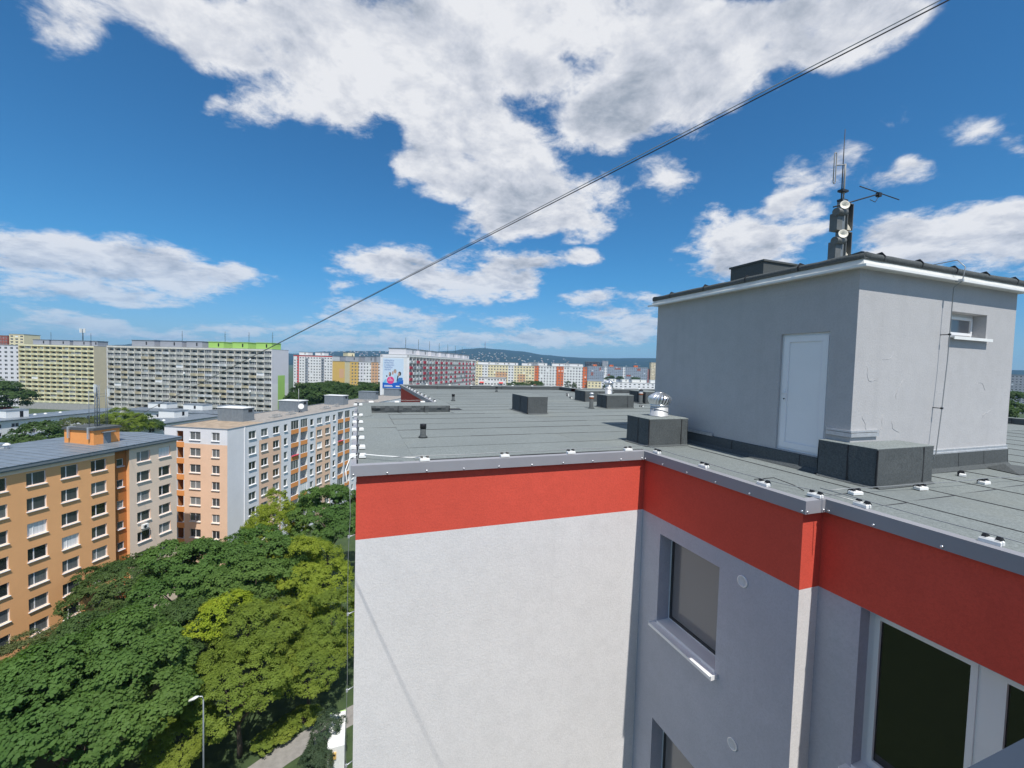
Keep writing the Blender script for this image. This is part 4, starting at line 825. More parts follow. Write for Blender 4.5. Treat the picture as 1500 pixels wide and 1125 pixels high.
# ---------------- orange block
org = block('orange_block', 'orange and sand rendered apartment block with grey metal roof, nearest on the left', (-34.43, 59.35), 27.8)
Z = 37.0
fo = Frame(0, 0, 0); S0, S1, ZT = -14.0, 19.34, -12.47+Z
cols_o = [(-11.07, -9.28), (-7.91, -6.12), (-4.75, -2.96), (-1.79, 0.0), (1.58, 3.37), (4.74, 6.5), (7.86, 9.62), (13.44, 15.3), (16.55, 18.34)]
rows = [(-14.55-2.8*k+Z, -13.12-2.8*k+Z) for k in range(8)]
ops = [(a, b, c, d) for a, b in cols_o for c, d in rows]
mb = MB(); facade(mb, fo, S0, 10.63, 0, ZT, [o for o in ops if o[1] < 10], .22, 0, [(S0, 10.63, -12.92+Z, ZT, 1)], 3); mb.obj('wall', [M['orange_render'], M['sand_render'], M['deep_orange'], M['peach_render']], org)
mb = MB(); facade(mb, fo, 12.44, S1, 0, ZT, [o for o in ops if o[0] > 12], .22, 0, (), 1); w_ = mb.obj('wall', [M['sand_render'], M['peach_render']], org); w_['label'] = 'sand coloured wall beside the stair recess'
mb = MB(); small = [(11.2, 12.05, -14.66-2.8*k+Z, -13.66-2.8*k+Z) for k in range(8)]
facade(mb, fo, 10.63, 12.44, 0, ZT, small, .15, 0, (), None, .45); mb.poly([(10.63, 0, 0), (10.63, .45, 0), (10.63, .45, ZT), (10.63, 0, ZT)]); mb.poly([(12.44, 0, 0), (12.44, .45, 0), (12.44, .45, ZT), (12.44, 0, ZT)][::-1], 1); mb.obj('stair_recess', [M['deep_orange'], M['orange_render']], org)  # recess shade darkened into the deep orange back and left, right side lighter
mb = MB()
for a, b, c, d in ((S0, 0, S0, 13), (S0, 13, S1, 13), (S1, 13, S1, 0)): mb.poly([(a, b, 0), (c, d, 0), (c, d, ZT), (a, b, ZT)][::-1])
mb.obj('wall', M['sand_render'], org)
for a, b, c, d in ops: put_window(fo, org, a, b, c, d, .22, .34)
for a, b, c, d in small:
    ms = win_mesh(b-a, d-c, 0, False); o = fo.put('window', ms[0], org, a, .53, c); link('pane', ms[1], o); link('sill', ms[2], o)
mb = MB(); mb.box(S0-.3, S1+.35, -.38, 13.3, ZT, ZT+.16); mb.box(S0-.3, S1+.45, -.5, 13.4, ZT+.162, ZT+.55); mb.obj('cornice', M['corrugated'], org)
mb = MB(); zz = ZT+.56
rd = 6.5
for k in range(34):
    a, b = S0-.3+k*1.0, min(S0-.3+(k+1)*1.0, S1+.5)
    for y0, y1, z0, z1 in ((-.55, rd, zz, zz+.32), (rd, 13.5, zz+.32, zz)):
        pm = MB(); dz = RB.uniform(-.006, .006)
        pm.poly([(a, y0, z0+dz), (b, y0, z0+dz), (b, y1, z1+dz), (a, y1, z1+dz)]); pm.poly([(a, y0, z0+dz), (a, y1, z1+dz), (a, y1, z1+.05), (a, y0, z0+.05)]); pm.poly([(a+.03, y0, z0+dz), (a+.03, y1, z1+dz), (a+.03, y1, z1+.05), (a+.03, y0, z0+.05)][::-1]); pm.poly([(a, y0, z0+.05), (a+.03, y0, z0+.05), (a+.03, y1, z1+.05), (a, y1, z1+.05)])
        pm.obj('roof_panel', M['roof_metal'], org)
    if b >= S1+.5: break
# its roof house, aerials and vents
oh = thing('roof_house', 'small bright orange stair house with grey door on the orange block roof', 'roof house', (0, 0, 0)); 
def on_block(t, blk, x, y, z): t.location = blk.matrix_basis @ Vector((x, y, z)); t.rotation_euler = blk.rotation_euler
on_block(oh, org, 10.4, 2.85, zz+.05)
mb = MB(); mb.box(0, 3.2, 0, 4.5, 0, 2.0); mb.obj('wall', M['balcony_orange'], oh)
mb = MB(); mb.box(-.18, 3.4, -.18, 4.7, 2.0, 2.14); mb.box(-.12, 3.34, -.12, 4.64, 2.14, 2.3); mb.obj('roof', M['membrane_side'], oh)
mb = MB(); mb.box(1.15, 2.05, -.05, .02, .1, 1.55); mb.obj('door', M['corrugated'], oh); mb = MB(); mb.box(.9, 2.3, -.55, 0, 1.62, 1.7); mb.obj('canopy', M['corrugated'], oh)
for y in (.55, 3.6):
    mb = MB(); mb.box(-.32, -.12, y-.08, y+.08, .9, 2.4); mb.box(-.12, .6, y-.06, y+.06, 2.26, 2.4); mb.obj('bracket_arm', M['galvanised'], oh)
am = thing('lattice_mast', 'slim lattice mast with white panel aerials on the orange roof house', 'mast', (0, 0, 0)); on_block(am, org, 12.2, 4.6, zz+2.3)
for sx, sy in ((-.16, -.16), (.16, -.16), (.16, .16), (-.16, .16)):
    mb = MB(); mb.tube([(sx, sy, 0), (sx, sy, 5.6)], .045, 6); mb.obj('upright', M['corrugated'], am)
mb = MB()
for k in range(12):
    z0, z1 = k*.45, (k+1)*.45; s_ = 1 if k % 2 else -1
    mb.tube([(-.16*s_, -.16, z0), (.16*s_, -.16, z1)], .015, 5); mb.tube([(-.16*s_, .16, z0), (.16*s_, .16, z1)], .015, 5); mb.tube([(-.16, -.16*s_, z0), (-.16, .16*s_, z1)], .015, 5); mb.tube([(.16, -.16*s_, z0), (.16, .16*s_, z1)], .015, 5)
br_ = mb.obj('bracing', M['corrugated'], am); br_['kind'] = 'stuff'
for dx, dy, h in ((-.9, .1, 4.8), (.85, -.3, 5.0), (1.6, .4, 5.4)):
    mb = MB(); mb.tube([(dx, dy, 0), (dx, dy, h)], .035, 6); mb.tube([(dx, dy, h*.8), (0, 0, h*.8)], .02, 5); mb.obj('pole', M['corrugated'], am)
for dx, dy, z in ((1.6, .2, 3.9), (-.5, -.3, 4.6)):
    mb = MB(); mb.box(dx-.11, dx+.11, dy-.08, dy+.04, z, z+1.1); mb.obj('panel_aerial', M['white_paint'], am)
for x, y, lb in ((-1.6, 3.4, 'white capped roof vent on the left of the orange block roof'), (15.0, 5.8, 'white roof vent right of the orange roof house'), (6.0, 9.5, 'small white vent at the back of the orange block roof')):
    t = thing('roof_vent', lb, 'roof vent', (0, 0, 0)); on_block(t, org, x, y, zz+.15)
    mb = MB(); mb.lathe([(.22, 0), (.2, .45)], 12); mb.obj('pipe', M['galvanised'], t); mb = MB(); mb.lathe([(.36, .45), (.36, .52), (.1, .72), (.01, .73)], 12); mb.obj('cap', M['white_paint'], t)
t = thing('skylight_box', 'long low white edged box at the back of the orange roof', 'roof box', (0, 0, 0)); on_block(t, org, 3.3, 10.6, zz+.1); mb = MB(); mb.box(0, 3.6, 0, 1.6, 0, .45); mb.obj('curb', M['white_paint'], t); mb = MB(); mb.box(-.1, 3.7, -.1, 1.7, .45, .55); mb.obj('lid', M['roof_metal'], t)
ac = thing('air_conditioner', 'white air conditioner under a window of the sand coloured wall', 'air conditioner', (0, 0, 0)); on_block(ac, org, 13.9, -.35, -23.9+Z)
mb = MB(); mb.box(0, .8, -.05, .3, 0, .55); mb.obj('case', M['white_paint'], ac); mb = MB(); mb.lathe([(.2, 0), (.2, .02), (.02, .02)], 16); link('fan_grille', mb.mesh('fan_grille', M['dark_steel']), ac, (.3, -.055, .27), 0, rot=Euler((R(90), 0, 0))); mb = MB(); mb.box(.05, .1, .0, .35, -.06, 0); mb.box(.7, .75, 0, .35, -.06, 0); mb.obj('bracket', M['galvanised'], ac)

# ---------------- peach and grey block
pch = block('peach_block', 'long pale grey and peach apartment block with orange loggias behind the trees', (-20.40, 82.61), 27.8)
ZT = -11.95+Z; LN = 96.0; WD = 12.0
f2 = Frame(0, 0, 0); f1 = Frame(0, WD, R(-90))
W2 = [(4.79, 6.55), (7.87, 9.64), (11.06, 12.81), (14.22, 15.27), (22.95, 24.16), (25.46, 27.4), (28.78, 30.61), (32.08, 33.11), (41.2, 42.13), (43.6, 45.4), (46.8, 48.6)]
B2 = [(16.41, 18.91), (19.54, 21.97), (34.22, 36.78), (37.56, 39.95)]
rw = [(-14.4-2.8*k+Z, -12.98-2.8*k+Z) for k in range(8)]; rbal = [(-14.4-2.8*k+Z, -12.55-2.8*k+Z) for k in range(8)]
wops = [(a, b, c, d) for a, b in W2 for c, d in rw]; bops = [(a, b, c, d) for a, b in B2 for c, d in rbal]
zones = [(7.32, 13.42, 0, -15.0+Z, 1), (24.98, 31.04, 0, -15.0+Z, 1)]
for a, b in B2:
    for k in range(8): zones.append((a, b, -15.35-2.8*k+Z, -14.4-2.8*k+Z, 2))
mb = MB(); facade(mb, f2, 0, LN, 0, ZT, wops+bops, .2, 0, zones, 3); mb.obj('wall', [M['pale_grey'], M['peach_render'], M['balcony_orange'], M['light_wall']], pch)
for a, b, c, d in wops: put_window(f2, pch, a, b, c, d, .2, .5 if b-a > 1.4 else 0)
gz = {}
for a, b, c, d in bops:                               # loggias: deep niche, back window, some glazed in
    n_ = MB(); n_.box(a, b, .2, 1.3, c-.9, d, 0, None, 'ft'); n_.poly([(a, .2, d), (a, 1.3, d), (b, 1.3, d), (b, .2, d)][::-1]); n_.obj('loggia', M['light_wall'], pch)
    put_window(f2, pch, a+.3, b-.3, c-.1, d-.25, 1.28, .5)
    if RB.random() < .45:
        mb = MB(); bar_frame(mb, b-a, d-c, .06, .06, .11); [mb.box((b-a)*q-.03, (b-a)*q+.03, .06, .11, .06, d-c-.06) for q in (.33, .66)]; g_ = f2.put('loggia_glazing', mb.mesh('loggia_glazing', M['pvc']), pch, a, 0, c)
        mb = MB(); mb.box(.05, b-a-.05, .08, .09, .05, d-c-.05); link('pane', mb.mesh('pane', M['pane']), g_)
    elif RB.random() < .3:
        mb = MB()
        for q in range(9): mb.lathe([(.12, 0), (.2, .16), (.05, .3)], 6, (a+.3+q*(b-a-.6)/8, -.12))
        fb = mb.obj('flower_box', M['pink_red'], pch, (0, 0, c-.05)); fb['kind'] = 'stuff'
W1 = [(9.05, 10.54), (4.85, 6.93)]; B1 = [(2.38, 3.65)]
o1 = [(a, b, c+.42, d+.42) for a, b in W1 for c, d in rw]; o1b = [(a, b, c, d) for a, b in B1 for c, d in rbal]
zones = [(3.79, 12, 0, -14.62+Z, 1)]+[(2.2, 3.79, -15.35-2.8*k+Z, -14.4-2.8*k+Z, 2) for k in range(8)]
mb = MB(); facade(mb, f1, 0, WD, 0, ZT, o1+o1b, .2, 0, zones, None); mb.obj('wall', [M['pale_grey'], M['peach_render'], M['balcony_orange']], pch)
for a, b, c, d in o1: put_window(f1, pch, a, b, c, d, .2, .5)
for a, b, c, d in o1b:
    n_ = MB(); P_ = lambda s, y, z: f1.pt(s, y, z)
    n_.poly([P_(a, .2, c-.9), P_(a, 1.3, c-.9), P_(a, 1.3, d), P_(a, .2, d)][::-1]); n_.poly([P_(b, .2, c-.9), P_(b, 1.3, c-.9), P_(b, 1.3, d), P_(b, .2, d)]); n_.poly([P_(a, 1.3, c-.9), P_(b, 1.3, c-.9), P_(b, 1.3, d), P_(a, 1.3, d)]); n_.poly([P_(a, .2, d), P_(b, .2, d), P_(b, 1.3, d), P_(a, 1.3, d)])
    n_.obj('loggia', M['deep_orange'], pch); put_window(f1, pch, a+.15, b-.15, c-.2, d-.3, 1.28, .5)
mb = MB(); mb.poly([(0, WD, 0), (LN, WD, 0), (LN, WD, ZT), (0, WD, ZT)][::-1]); mb.poly([(LN, 0, 0), (LN, WD, 0), (LN, WD, ZT), (LN, 0, ZT)]); mb.obj('wall', M['pale_grey'], pch)
mb = MB(); mb.box(3.72, 3.95, -.12, .0, 0, ZT-.1); mb.obj('wall_pier', M['pale_grey'], pch)
mb = MB(); mb.box(.25, LN-.25, .25, WD-.25, ZT-.3, ZT-.05); pr_ = mb.obj('roof', M['roof_gravel'], pch)
for k in range(10):
    mb = MB(); a = .4+k*9.55; mb.box(a, a+9.4, .4, WD-.4, ZT-.049, ZT-.03); mb.obj('roof_bay', M['roof_tan'] if k == 0 else M['roof_gravel'], pr_)
mb = MB(); mb.box(-.06, LN+.06, -.06, .28, ZT, ZT+.07); mb.box(-.06, .28, .281, WD+.06, ZT, ZT+.07); mb.box(LN-.28, LN+.06, .281, WD+.06, ZT, ZT+.07); mb.box(.281, LN-.281, WD-.28, WD+.06, ZT, ZT+.07); mb.obj('parapet_cap', M['corrugated'], pch)
labs = ['nearest grey ribbed roof house on the peach block', 'second grey ribbed roof house on the peach block, beside a round dish', 'third grey ribbed roof house on the peach block', 'fourth grey ribbed roof house on the peach block', 'farthest grey ribbed roof house, below the poster']
for k, (x, y) in enumerate(((9.0, 4.7), (26.6, 5.0), (45.2, 5.0), (64.6, 5.2), (83.0, 5.0))):
    t = thing('roof_house', labs[k], 'roof house', (0, 0, 0), 0, 'grey ribbed roof houses on the peach block'); on_block(t, pch, x, y, ZT-.03)
    mb = MB()
    def rib(p0, p1, n):
        p0, p1 = Vector(p0), Vector(p1); e = (p1-p0); ln = e.length; e.normalize(); nn = Vector((e.y, -e.x, 0))
        for q in range(n):
            a, b, c, d = [p0+e*ln*(q+f)/n for f in (0, .15, .5, .65)]; e2 = p0+e*ln*(q+1)/n
            for u, v, s_ in ((a, b, None), (b, c, .04), (c, d, None), (d, e2, 0)):
                if s_ is None: u2, v2 = (u, v+nn*.04) if u == a else (u+nn*.04, v)
                else: u2, v2 = u+nn*s_, v+nn*s_
                mb.poly([(u2.x, u2.y, 0), (v2.x, v2.y, 0), (v2.x, v2.y, 2.5), (u2.x, u2.y, 2.5)])
    rib((0, 0, 0), (2.9, 0, 0), 10); rib((0, 5.4, 0), (0, 0, 0), 18); rib((2.9, 0, 0), (2.9, 5.4, 0), 18); rib((2.9, 5.4, 0), (0, 5.4, 0), 10)
    mb.obj('cladding', M['corrugated'], t)
    mb = MB(); mb.box(-.12, 3.02, -.12, 5.52, 2.5, 2.62); mb.obj('roof', M['white_paint'] if k in (0, 1, 2) else M['corrugated'], t)
    mb = MB(); mb.box(1.3, 2.3, -.07, .06, 1.75, 2.2); mb.obj('louvre', M['black_plastic'], t)
    if k == 1:
        mb = MB(); mb.lathe([(.62, .12), (.5, .05), (.3, .01), (.01, 0)], 20); d_ = thing('satellite_dish', 'round white dish on the roof of the peach block', 'dish', (0, 0, 0)); on_block(d_, pch, x-.5, y-.6, ZT+1.4); o = mb.obj('reflector', M['white_paint'], d_); o.rotation_euler = (R(80), 0, R(-50)); mb = MB(); mb.tube([(0, .05, 0), (.02, .12, -1.4)], .05, 6); mb.obj('stand', M['galvanised'], d_)
        mb = MB(); mb.tube([(0, 0, 0), (0, 0, 5.5)], [.05, .03], 6); ap_ = tag(mb.obj('aerial_pole', M['galvanised']), 'thin tall aerial pole beside the dish on the peach block', 'aerial'); on_block(ap_, pch, x-.8, y-.2, ZT)
for k, (x, y, w, d) in enumerate(((15.5, 3.2, 2.6, 1.2), (21.0, 3.6, 2.2, 1.0), (33.5, 3.2, 2.8, 1.2), (40.0, 4.0, 2.0, 1.0), (55.0, 3.4, 2.6, 1.2))):
    t = thing('roof_vent_block', ['first', 'second', 'third', 'fourth', 'fifth'][k]+' low concrete vent block from the near end of the peach block roof', 'vent block', (0, 0, 0), 0, 'concrete vent blocks on the peach block roof'); on_block(t, pch, x, y, ZT-.03)
    mb = MB(); mb.box(0, w, 0, d, 0, .35); mb.obj('base', M['concrete'], t); mb = MB(); [mb.box(q*w/3+.15, q*w/3+.5, .2, .6, .35, .75) for q in range(3)]; o = mb.obj('cowl', M['concrete'], t); o['kind'] = 'stuff'

# ---------------- low white blocks
def low_block(label, P, az, L_, D_, zt, cols, nrow=4, roofboxes=(), rcol='light_wall', skip=0):
    t = block('low_white_block', label, P, az, -37, 'building', 'low white blocks with grey metal roofs'); zt += Z; F = Frame(0, 0, 0)
    cw = L_/cols; ops = [(cw*(k+.5)-1.0, cw*(k+.5)+1.0, zt-2.3-2.8*r, zt-.9-2.8*r) for k in range(cols) for r in range(nrow)]
    mb = MB(); facade(mb, F, 0, L_, 0, zt, ops, .2, 0); mb.box(0, L_, 0.001, D_, 0, zt, 0, None, 'f'); mb.obj('wall', M[rcol], t)
    for a, b, c, d in ops: put_window(F, t, a, b, c, d, .2, .5, True)
    mb = MB(); mb.box(-.4, L_+.4, -.7, D_+.4, zt+.001, zt+.3); mb.obj('eave', M['corrugated'], t)
    n = max(4, int(L_/2.2))
    for k in range(n):
        for y0, y1, z0, z1 in ((-.8, D_/2, .31, .75), (D_/2, D_+.5, .75, .31)):
            pm = MB(); a, b = -.5+(L_+1)*k/n, -.5+(L_+1)*(k+1)/n; q = RB.uniform(-.01, .01)
            pm.poly([(a, y0, zt+z0+q), (b, y0, zt+z0), (b, y1, zt+z1), (a, y1, zt+z1+q)]); pm.poly([(a, y0, zt+z0+.08), (a+.08, y0, zt+z0+.08), (a+.08, y1, zt+z1+.08), (a, y1, zt+z1+.08)]); pm.poly([(a, y0, zt+z0), (a, y0, zt+z0+.08), (a, y1, zt+z1+.08), (a, y1, zt+z1)]); pm.obj('roof_panel', M['roof_metal'], t)
    return t, zt
def roof_cabin(blk, label, x, y, z, w, d, h, door=True, matn='white_paint'):
    t = thing('roof_cabin', label, 'roof house', (0, 0, 0), 0, 'white roof cabins on the low blocks'); on_block(t, blk, x, y, z)
    mb = MB(); mb.box(0, w, 0, d, 0, h); mb.obj('wall', M[matn], t); mb = MB(); mb.box(-.15, w+.15, -.15, d+.15, h, h+.18); mb.obj('roof', M['corrugated'], t)
    mb = MB(); mb.box(w*.55, w*.55+.9, -.04, .02, h*.3, h*.85) if not door else mb.box(w*.6, w*.6+.9, -.04, .02, .1, h*.85); mb.obj('door' if door else 'louvre', M['black_plastic'], t)
    return t
ba, za = low_block('low white block with grey roof at the far left edge, red roofs behind it', (-123.0, 160.0), 28.5, 66, 12, -22.6, 15, 4)
roof_cabin(ba, 'white roof cabin with dark door on the far left low block', 32.5, 3.0, za+.4, 6.0, 4.5, 2.6)
for k, x in enumerate((41.5, 44.5, 49.0)):
    mb = MB(); mb.lathe([(.5, 0), (.45, .3), (.2, .5), (.01, .52)], 10); t = tag(mb.obj('roof_dome', M['white_paint']), ['first', 'second', 'third'][k]+' white roof dome right of the cabin on the far left block', 'skylight', 'domes on the low roofs'); on_block(t, ba, x, 5.0, za+.55)
bb, zb_ = low_block('low white block crosswise behind the courtyard, roof lined with white cabins', (-89.7, 218.6), 117.8, 60, 12, -22.6, 14, 3)
for k, (x, lb) in enumerate(((4.0, 'left white roof cabin on the crosswise low block'), (21.0, 'middle white roof cabin on the crosswise low block'), (37.0, 'right white roof cabin on the crosswise low block'))): roof_cabin(bb, lb, x, 5.5, zb_+.5, 9.0, 5.0, 2.3, False)
bc, zc = low_block('low white block with grey roof directly behind the orange roof house', (-82.0, 134.0), 28.6, 66, 13, -22.6, 14, 3)
roof_cabin(bc, 'square white roof cabin with slot window behind the orange roof house', 33.5, 5.5, zc+.5, 6.5, 6.5, 2.6, False)
roof_cabin(bc, 'white roof cabin with slot window left of the nearest grey ribbed roof house', 53.0, 5.5, zc+.5, 5.5, 6.5, 2.6, False)
for k, x in enumerate((28.0, 30.5, 44.5, 47.0)):
    mb = MB(); mb.lathe([(.55, 0), (.5, .3), (.2, .55), (.01, .57)], 10); t = tag(mb.obj('roof_dome', M['white_paint']), ['first', 'second', 'third', 'fourth'][k]+' white roof dome from the left on the block behind the orange one', 'skylight', 'domes on the low roofs'); on_block(t, bc, x, 3.2, zc+.5)
t = thing('red_roofed_house', 'long house with red tiled roof at the far left edge', 'house', (-181, 262, -37), bearing(100)); mb = MB(); mb.box(0, 30, 0, 10, 0, 9); mb.obj('wall', M['light_wall'], t)
mb = MB(); mb.ring([[(-.5, -.5, 9), (30.5, -.5, 9), (30.5, 10.5, 9), (-.5, 10.5, 9)], [(-.5, 4.8, 12), (30.5, 4.8, 12), (30.5, 5.2, 12), (-.5, 5.2, 12)]], 0, False); mb.obj('roof', M['tile_red'], t)
mb = MB(); mb.box(14, 14.8, 3, 3.8, 10, 13.2); mb.obj('chimney', M['cream'], t)

# ---------------- tall balcony blocks
def balcony_block(name, label, P, az, L_, D_, zt, nb, nr, wallm, parm, gablem, glaz=.15, pick=None, step=2.85, seed=1, fin_m=None):
    q = random.Random(seed); t = block(name, label, P, az); F = Frame(0, 0, 0); zt += Z; cw = L_/nb; ztop = zt-.9; dep = 1.25
    mb = MB(); mb.poly([(0, dep, 0), (L_, dep, 0), (L_, dep, zt), (0, dep, zt)]); mb.box(0, L_, dep+.001, D_, 0, zt, 0, None, 'f'); mb.obj('wall', M[wallm], t)
    mb = MB(); mb.box(-.02, L_+.02, -.05, dep-.001, ztop, zt+.02); mb.obj('top_band', M[parm[0]], t)
    zlow = ztop-nr*step
    mb = MB(); mb.box(-.01, L_+.01, 0, dep-.002, 0, zlow-.05); mb.obj('plinth', M['concrete'], t)
    for e, nm in ((0, 'l'), (L_, 'r')):
        mb = MB(); x0, x1 = (-.25, .0) if e == 0 else (L_, L_+.25); mb.box(x0, x1, -.04, D_+.02, 0, zt+.05); mb.obj('gable_wall', M[gablem], t)
    fm = MB().box(-.09, .09, .05, dep-.003, 0, nr*step).mesh('divider_wall', M[fin_m or wallm])
    for k in range(nb+1): link('divider_wall', fm, t, (min(max(k*cw, .1), L_-.1), 0, zlow))
    sm = MB().box(.001, L_-.001, .02, dep-.004, -.12, .08).mesh('floor_slab', M[wallm])
    for r in range(nr): link('floor_slab', sm, t, (0, 0, zlow+r*step))
    pms = []
    for mname in parm:                                  # a folded parapet panel: its middle leans out
        mb = MB(); w = cw-.2; h0, h1 = -.26, 1.12
        pts = [(-w/2, 0.0), (-w*.28, -.42), (w*.28, -.42), (w/2, 0.0)]
        for (xa, ya), (xb, yb) in zip(pts, pts[1:]): mb.poly([(xa, ya*.35, h0), (xb, yb*.35, h0), (xb, yb, h1-.12*(abs(xb) > w*.4)), (xa, ya, h1-.12*(abs(xa) > w*.4))]); mb.poly([(xa, ya, h1-.12*(abs(xa) > w*.4)), (xb, yb, h1-.12*(abs(xb) > w*.4)), (xb, yb+.1, h1-.12*(abs(xb) > w*.4)), (xa, ya+.1, h1-.12*(abs(xa) > w*.4))])
        mb.poly([(x, y*.35, h0) for x, y in pts]); pms.append(mb.mesh('balcony_parapet', M[mname]))
    gm = MB(); gw, gh = cw-.25, step-1.2; bar_frame(gm, gw, gh, .09, .1, .18, 0, -gw/2, 0); [gm.box(-gw/2+gw*f-.05, -gw/2+gw*f+.05, .1, .18, .09, gh-.09) for f in (.25, .5, .75)]; gm.box(-gw/2+.05, gw/2-.05, .13, .15, .05, gh-.05, 1); gm.box(-gw/2, gw/2, .09, .19, gh*.3, gh*.36, 0); gmesh = gm.mesh('balcony_glazing', [M['pvc'], M['pane_far']])
    for k in range(nb):
        for r in range(nr):
            i = pick(k, r, q) if pick else 0
            link('balcony_parapet', pms[i], t, ((k+.5)*cw, 0, zlow+r*step))
            put_window(F, t, k*cw+.35, (k+1)*cw-.35, zlow+r*step+.45, zlow+r*step+2.3, dep-.02, .62, True)
            if q.random() < glaz: link('balcony_glazing', gmesh, t, ((k+.5)*cw, 0, zlow+r*step+1.05))
    mb = MB(); mb.box(-.3, L_+.3, -.08, D_+.05, zt+.021, zt+.16); mb.obj('roof', M['concrete'], t)
    return t, zt+.16
def lift_house(blk, label, x, y, z, w, d, h, m, pole=0, group='lift houses along the tall block roofs'):
    t = thing('lift_house', label, 'roof house', (0, 0, 0), 0, group); on_block(t, blk, x, y, z)
    mb = MB(); mb.box(0, w, 0, d, 0, h); mb.obj('wall', M[m], t); mb = MB(); mb.box(-.2, w+.2, -.2, d+.2, h, h+.25); mb.obj('roof', M['corrugated'] if m != 'lime' else M['lime'], t)
    mb = MB(); mb.box(w*.62, w*.62+.8, -.03, .02, h*.25, h*.8); mb.obj('louvre', M['black_plastic'], t)
    if pole:
        mb = MB(); mb.tube([(w*.75, d*.5, h), (w*.75, d*.5, h+pole)], .09, 6); [mb.tube([(w*.75-.5, d*.5, h+pole*f), (w*.75+.5, d*.5, h+pole*f)], .05, 5) for f in (.55, .7)]; mb.obj('aerial', M['dark_steel'], t)
    return t
yl, zy = balcony_block('yellow_balcony_block', 'pale yellow high-rise with rows of rounded balconies, far left', (-211.3, 376.5), 113, 52.5, 13, 5.6, 12, 13, 'cream', ['yellow_render'], 'beige_render', .10, None, 2.85, 4)
for k, (x, w) in enumerate(((6.5, 11.5), (19.5, 13.0), (35.0, 11.5), (48.0, 4.0))): lift_house(yl, ['first', 'second', 'third', 'fourth'][k]+' grey roof house from the left on the yellow high-rise', x, 3, zy, w, 7, 3.2, 'far_grey', 5.5 if k in (0, 2) else 0)
t = thing('phone_mast', 'mobile phone mast with white panels on the yellow high-rise', 'mast', (0, 0, 0)); on_block(t, yl, 38.5, 6, zy+3.2); mb = MB(); mb.tube([(0, 0, 0), (0, 0, 8)], .25, 8); mb.obj('pole', M['dark_steel'], t)
for dx in (-1.6, -.7, .9, 1.8):
    mb = MB(); mb.box(dx-.3, dx+.3, -.5, -.2, 5.6, 8.4); mb.obj('panel_aerial', M['white_paint'], t)
mb = MB(); mb.tube([(-1.8, -.2, 6.6), (2.0, -.2, 6.6)], .12, 6); mb.obj('crossbar', M['dark_steel'], t)
gy, zg = balcony_block('grey_balcony_block', 'very long weathered grey high-rise with hundreds of cluttered balconies', (-134.2, 306.3), 119, 104.2, 13, 5.4, 23, 13, 'old_concrete', ['old_concrete', 'beige_render', 'light_wall'], 'lilac_grey', .30, lambda k, r, q: 0 if q.random() < .82 else (1 if q.random() < .6 else 2), 2.85, 9)
for k, (x, w, m) in enumerate(((13, 15, 'far_grey'), (32, 14, 'far_grey'), (49, 10, 'far_grey'), (63, 9.5, 'lime'), (78, 9.5, 'lime'), (92.5, 9.5, 'lime'))): lift_house(gy, (['first', 'second', 'third'][k]+' grey roof house on the long weathered high-rise' if k < 3 else ['left', 'middle', 'right'][k-3]+' lime green roof house on the long weathered high-rise'), x, 3, zg, w, 7, 3.3, m, 6.0 if k in (1, 3, 4, 5) else 0)
mb = MB(); mb.box(104.2+.26, 104.2+.30, 4.5, 10.0, 0, 26.5+2); o = mb.obj('gable_stripe', M['lime'], gy); o['label'] = 'lime green vertical stripe on the gable'
mb = MB(); mb.box(104.2+.255, 104.2+.285, 0, 13, 0, 24.0); o = mb.obj('gable_panel', M['light_wall'], gy); o['label'] = 'paler lower half of the gable'
for k in range(9):
    mb = MB(); mb.lathe([(.55, .15), (.4, .04), (.01, 0)], 12); a, r = RB.randrange(2, 22), RB.randrange(2, 12)
    o = mb.obj('dish', M['white_paint'], gy, ((a+.3)*104.2/23, -.55, 42.4-.9-r*2.85+1.0)); o.rotation_euler = (R(75), 0, R(RB.uniform(-40, 40)))

# ---------------- plain window blocks farther away
def window_block(name, label, P, az, L_, D_, zt, nc, nr, wallm, zones=(), gable='light_wall', step=2.8, ww=1.7, wh=1.4, gap=1.0, group=None, extra=None, fr=.5):
    t = block(name, label, P, az, -37, 'building', group); F = Frame(0, 0, 0); zt += Z; cw = L_/nc
    ops = [((k+.5)*cw-ww/2, (k+.5)*cw+ww/2, zt-gap-wh-r*step, zt-gap-r*step) for k in range(nc) for r in range(nr)]
    mats = [wallm]+[z_[4] for z_ in zones]; zn = [(z_[0], z_[1], z_[2]+Z if z_[2] > -90 else 0, min(z_[3]+Z, zt), i+1) for i, z_ in enumerate(zones)]
    mb = MB(); facade(mb, F, 0, L_, 0, zt, ops, .25, 0, zn); mb.obj('wall', [M[m] for m in mats], t)
    mb = MB(); mb.box(0, L_, .002, D_, 0, zt, 0, None, 'f'); mb.obj('wall', M[gable], t)
    for a, b, c, d in ops: put_window(F, t, a, b, c, d, .25, fr, True)
    mb = MB(); mb.box(-.2, L_+.2, -.2, D_+.2, zt+.001, zt+.35); mb.obj('roof', M['concrete'], t)
    return t, zt+.35
wr, z_ = window_block('white_red_tower_block', 'tall white block with red top band and red stripe, far left of the poster', (-62.7, 491.8), 117.8, 43.3, 14, 5.4, 14, 12, 'light_wall', [(0, 43.3, 4.3, 9, 'signal_red'), (4.0, 6.2, -99, 4.3, 'signal_red')], 'light_wall', 2.9, 1.5, 1.4, 1.9)
lift_house(wr, 'left white roof house on the white and red block', 5, 2, z_, 10, 8, 3.0, 'light_wall', 0, 'roof houses on the far blocks'); lift_house(wr, 'right white roof house on the white and red block', 23, 2, z_, 10, 8, 3.0, 'light_wall', 0, 'roof houses on the far blocks')
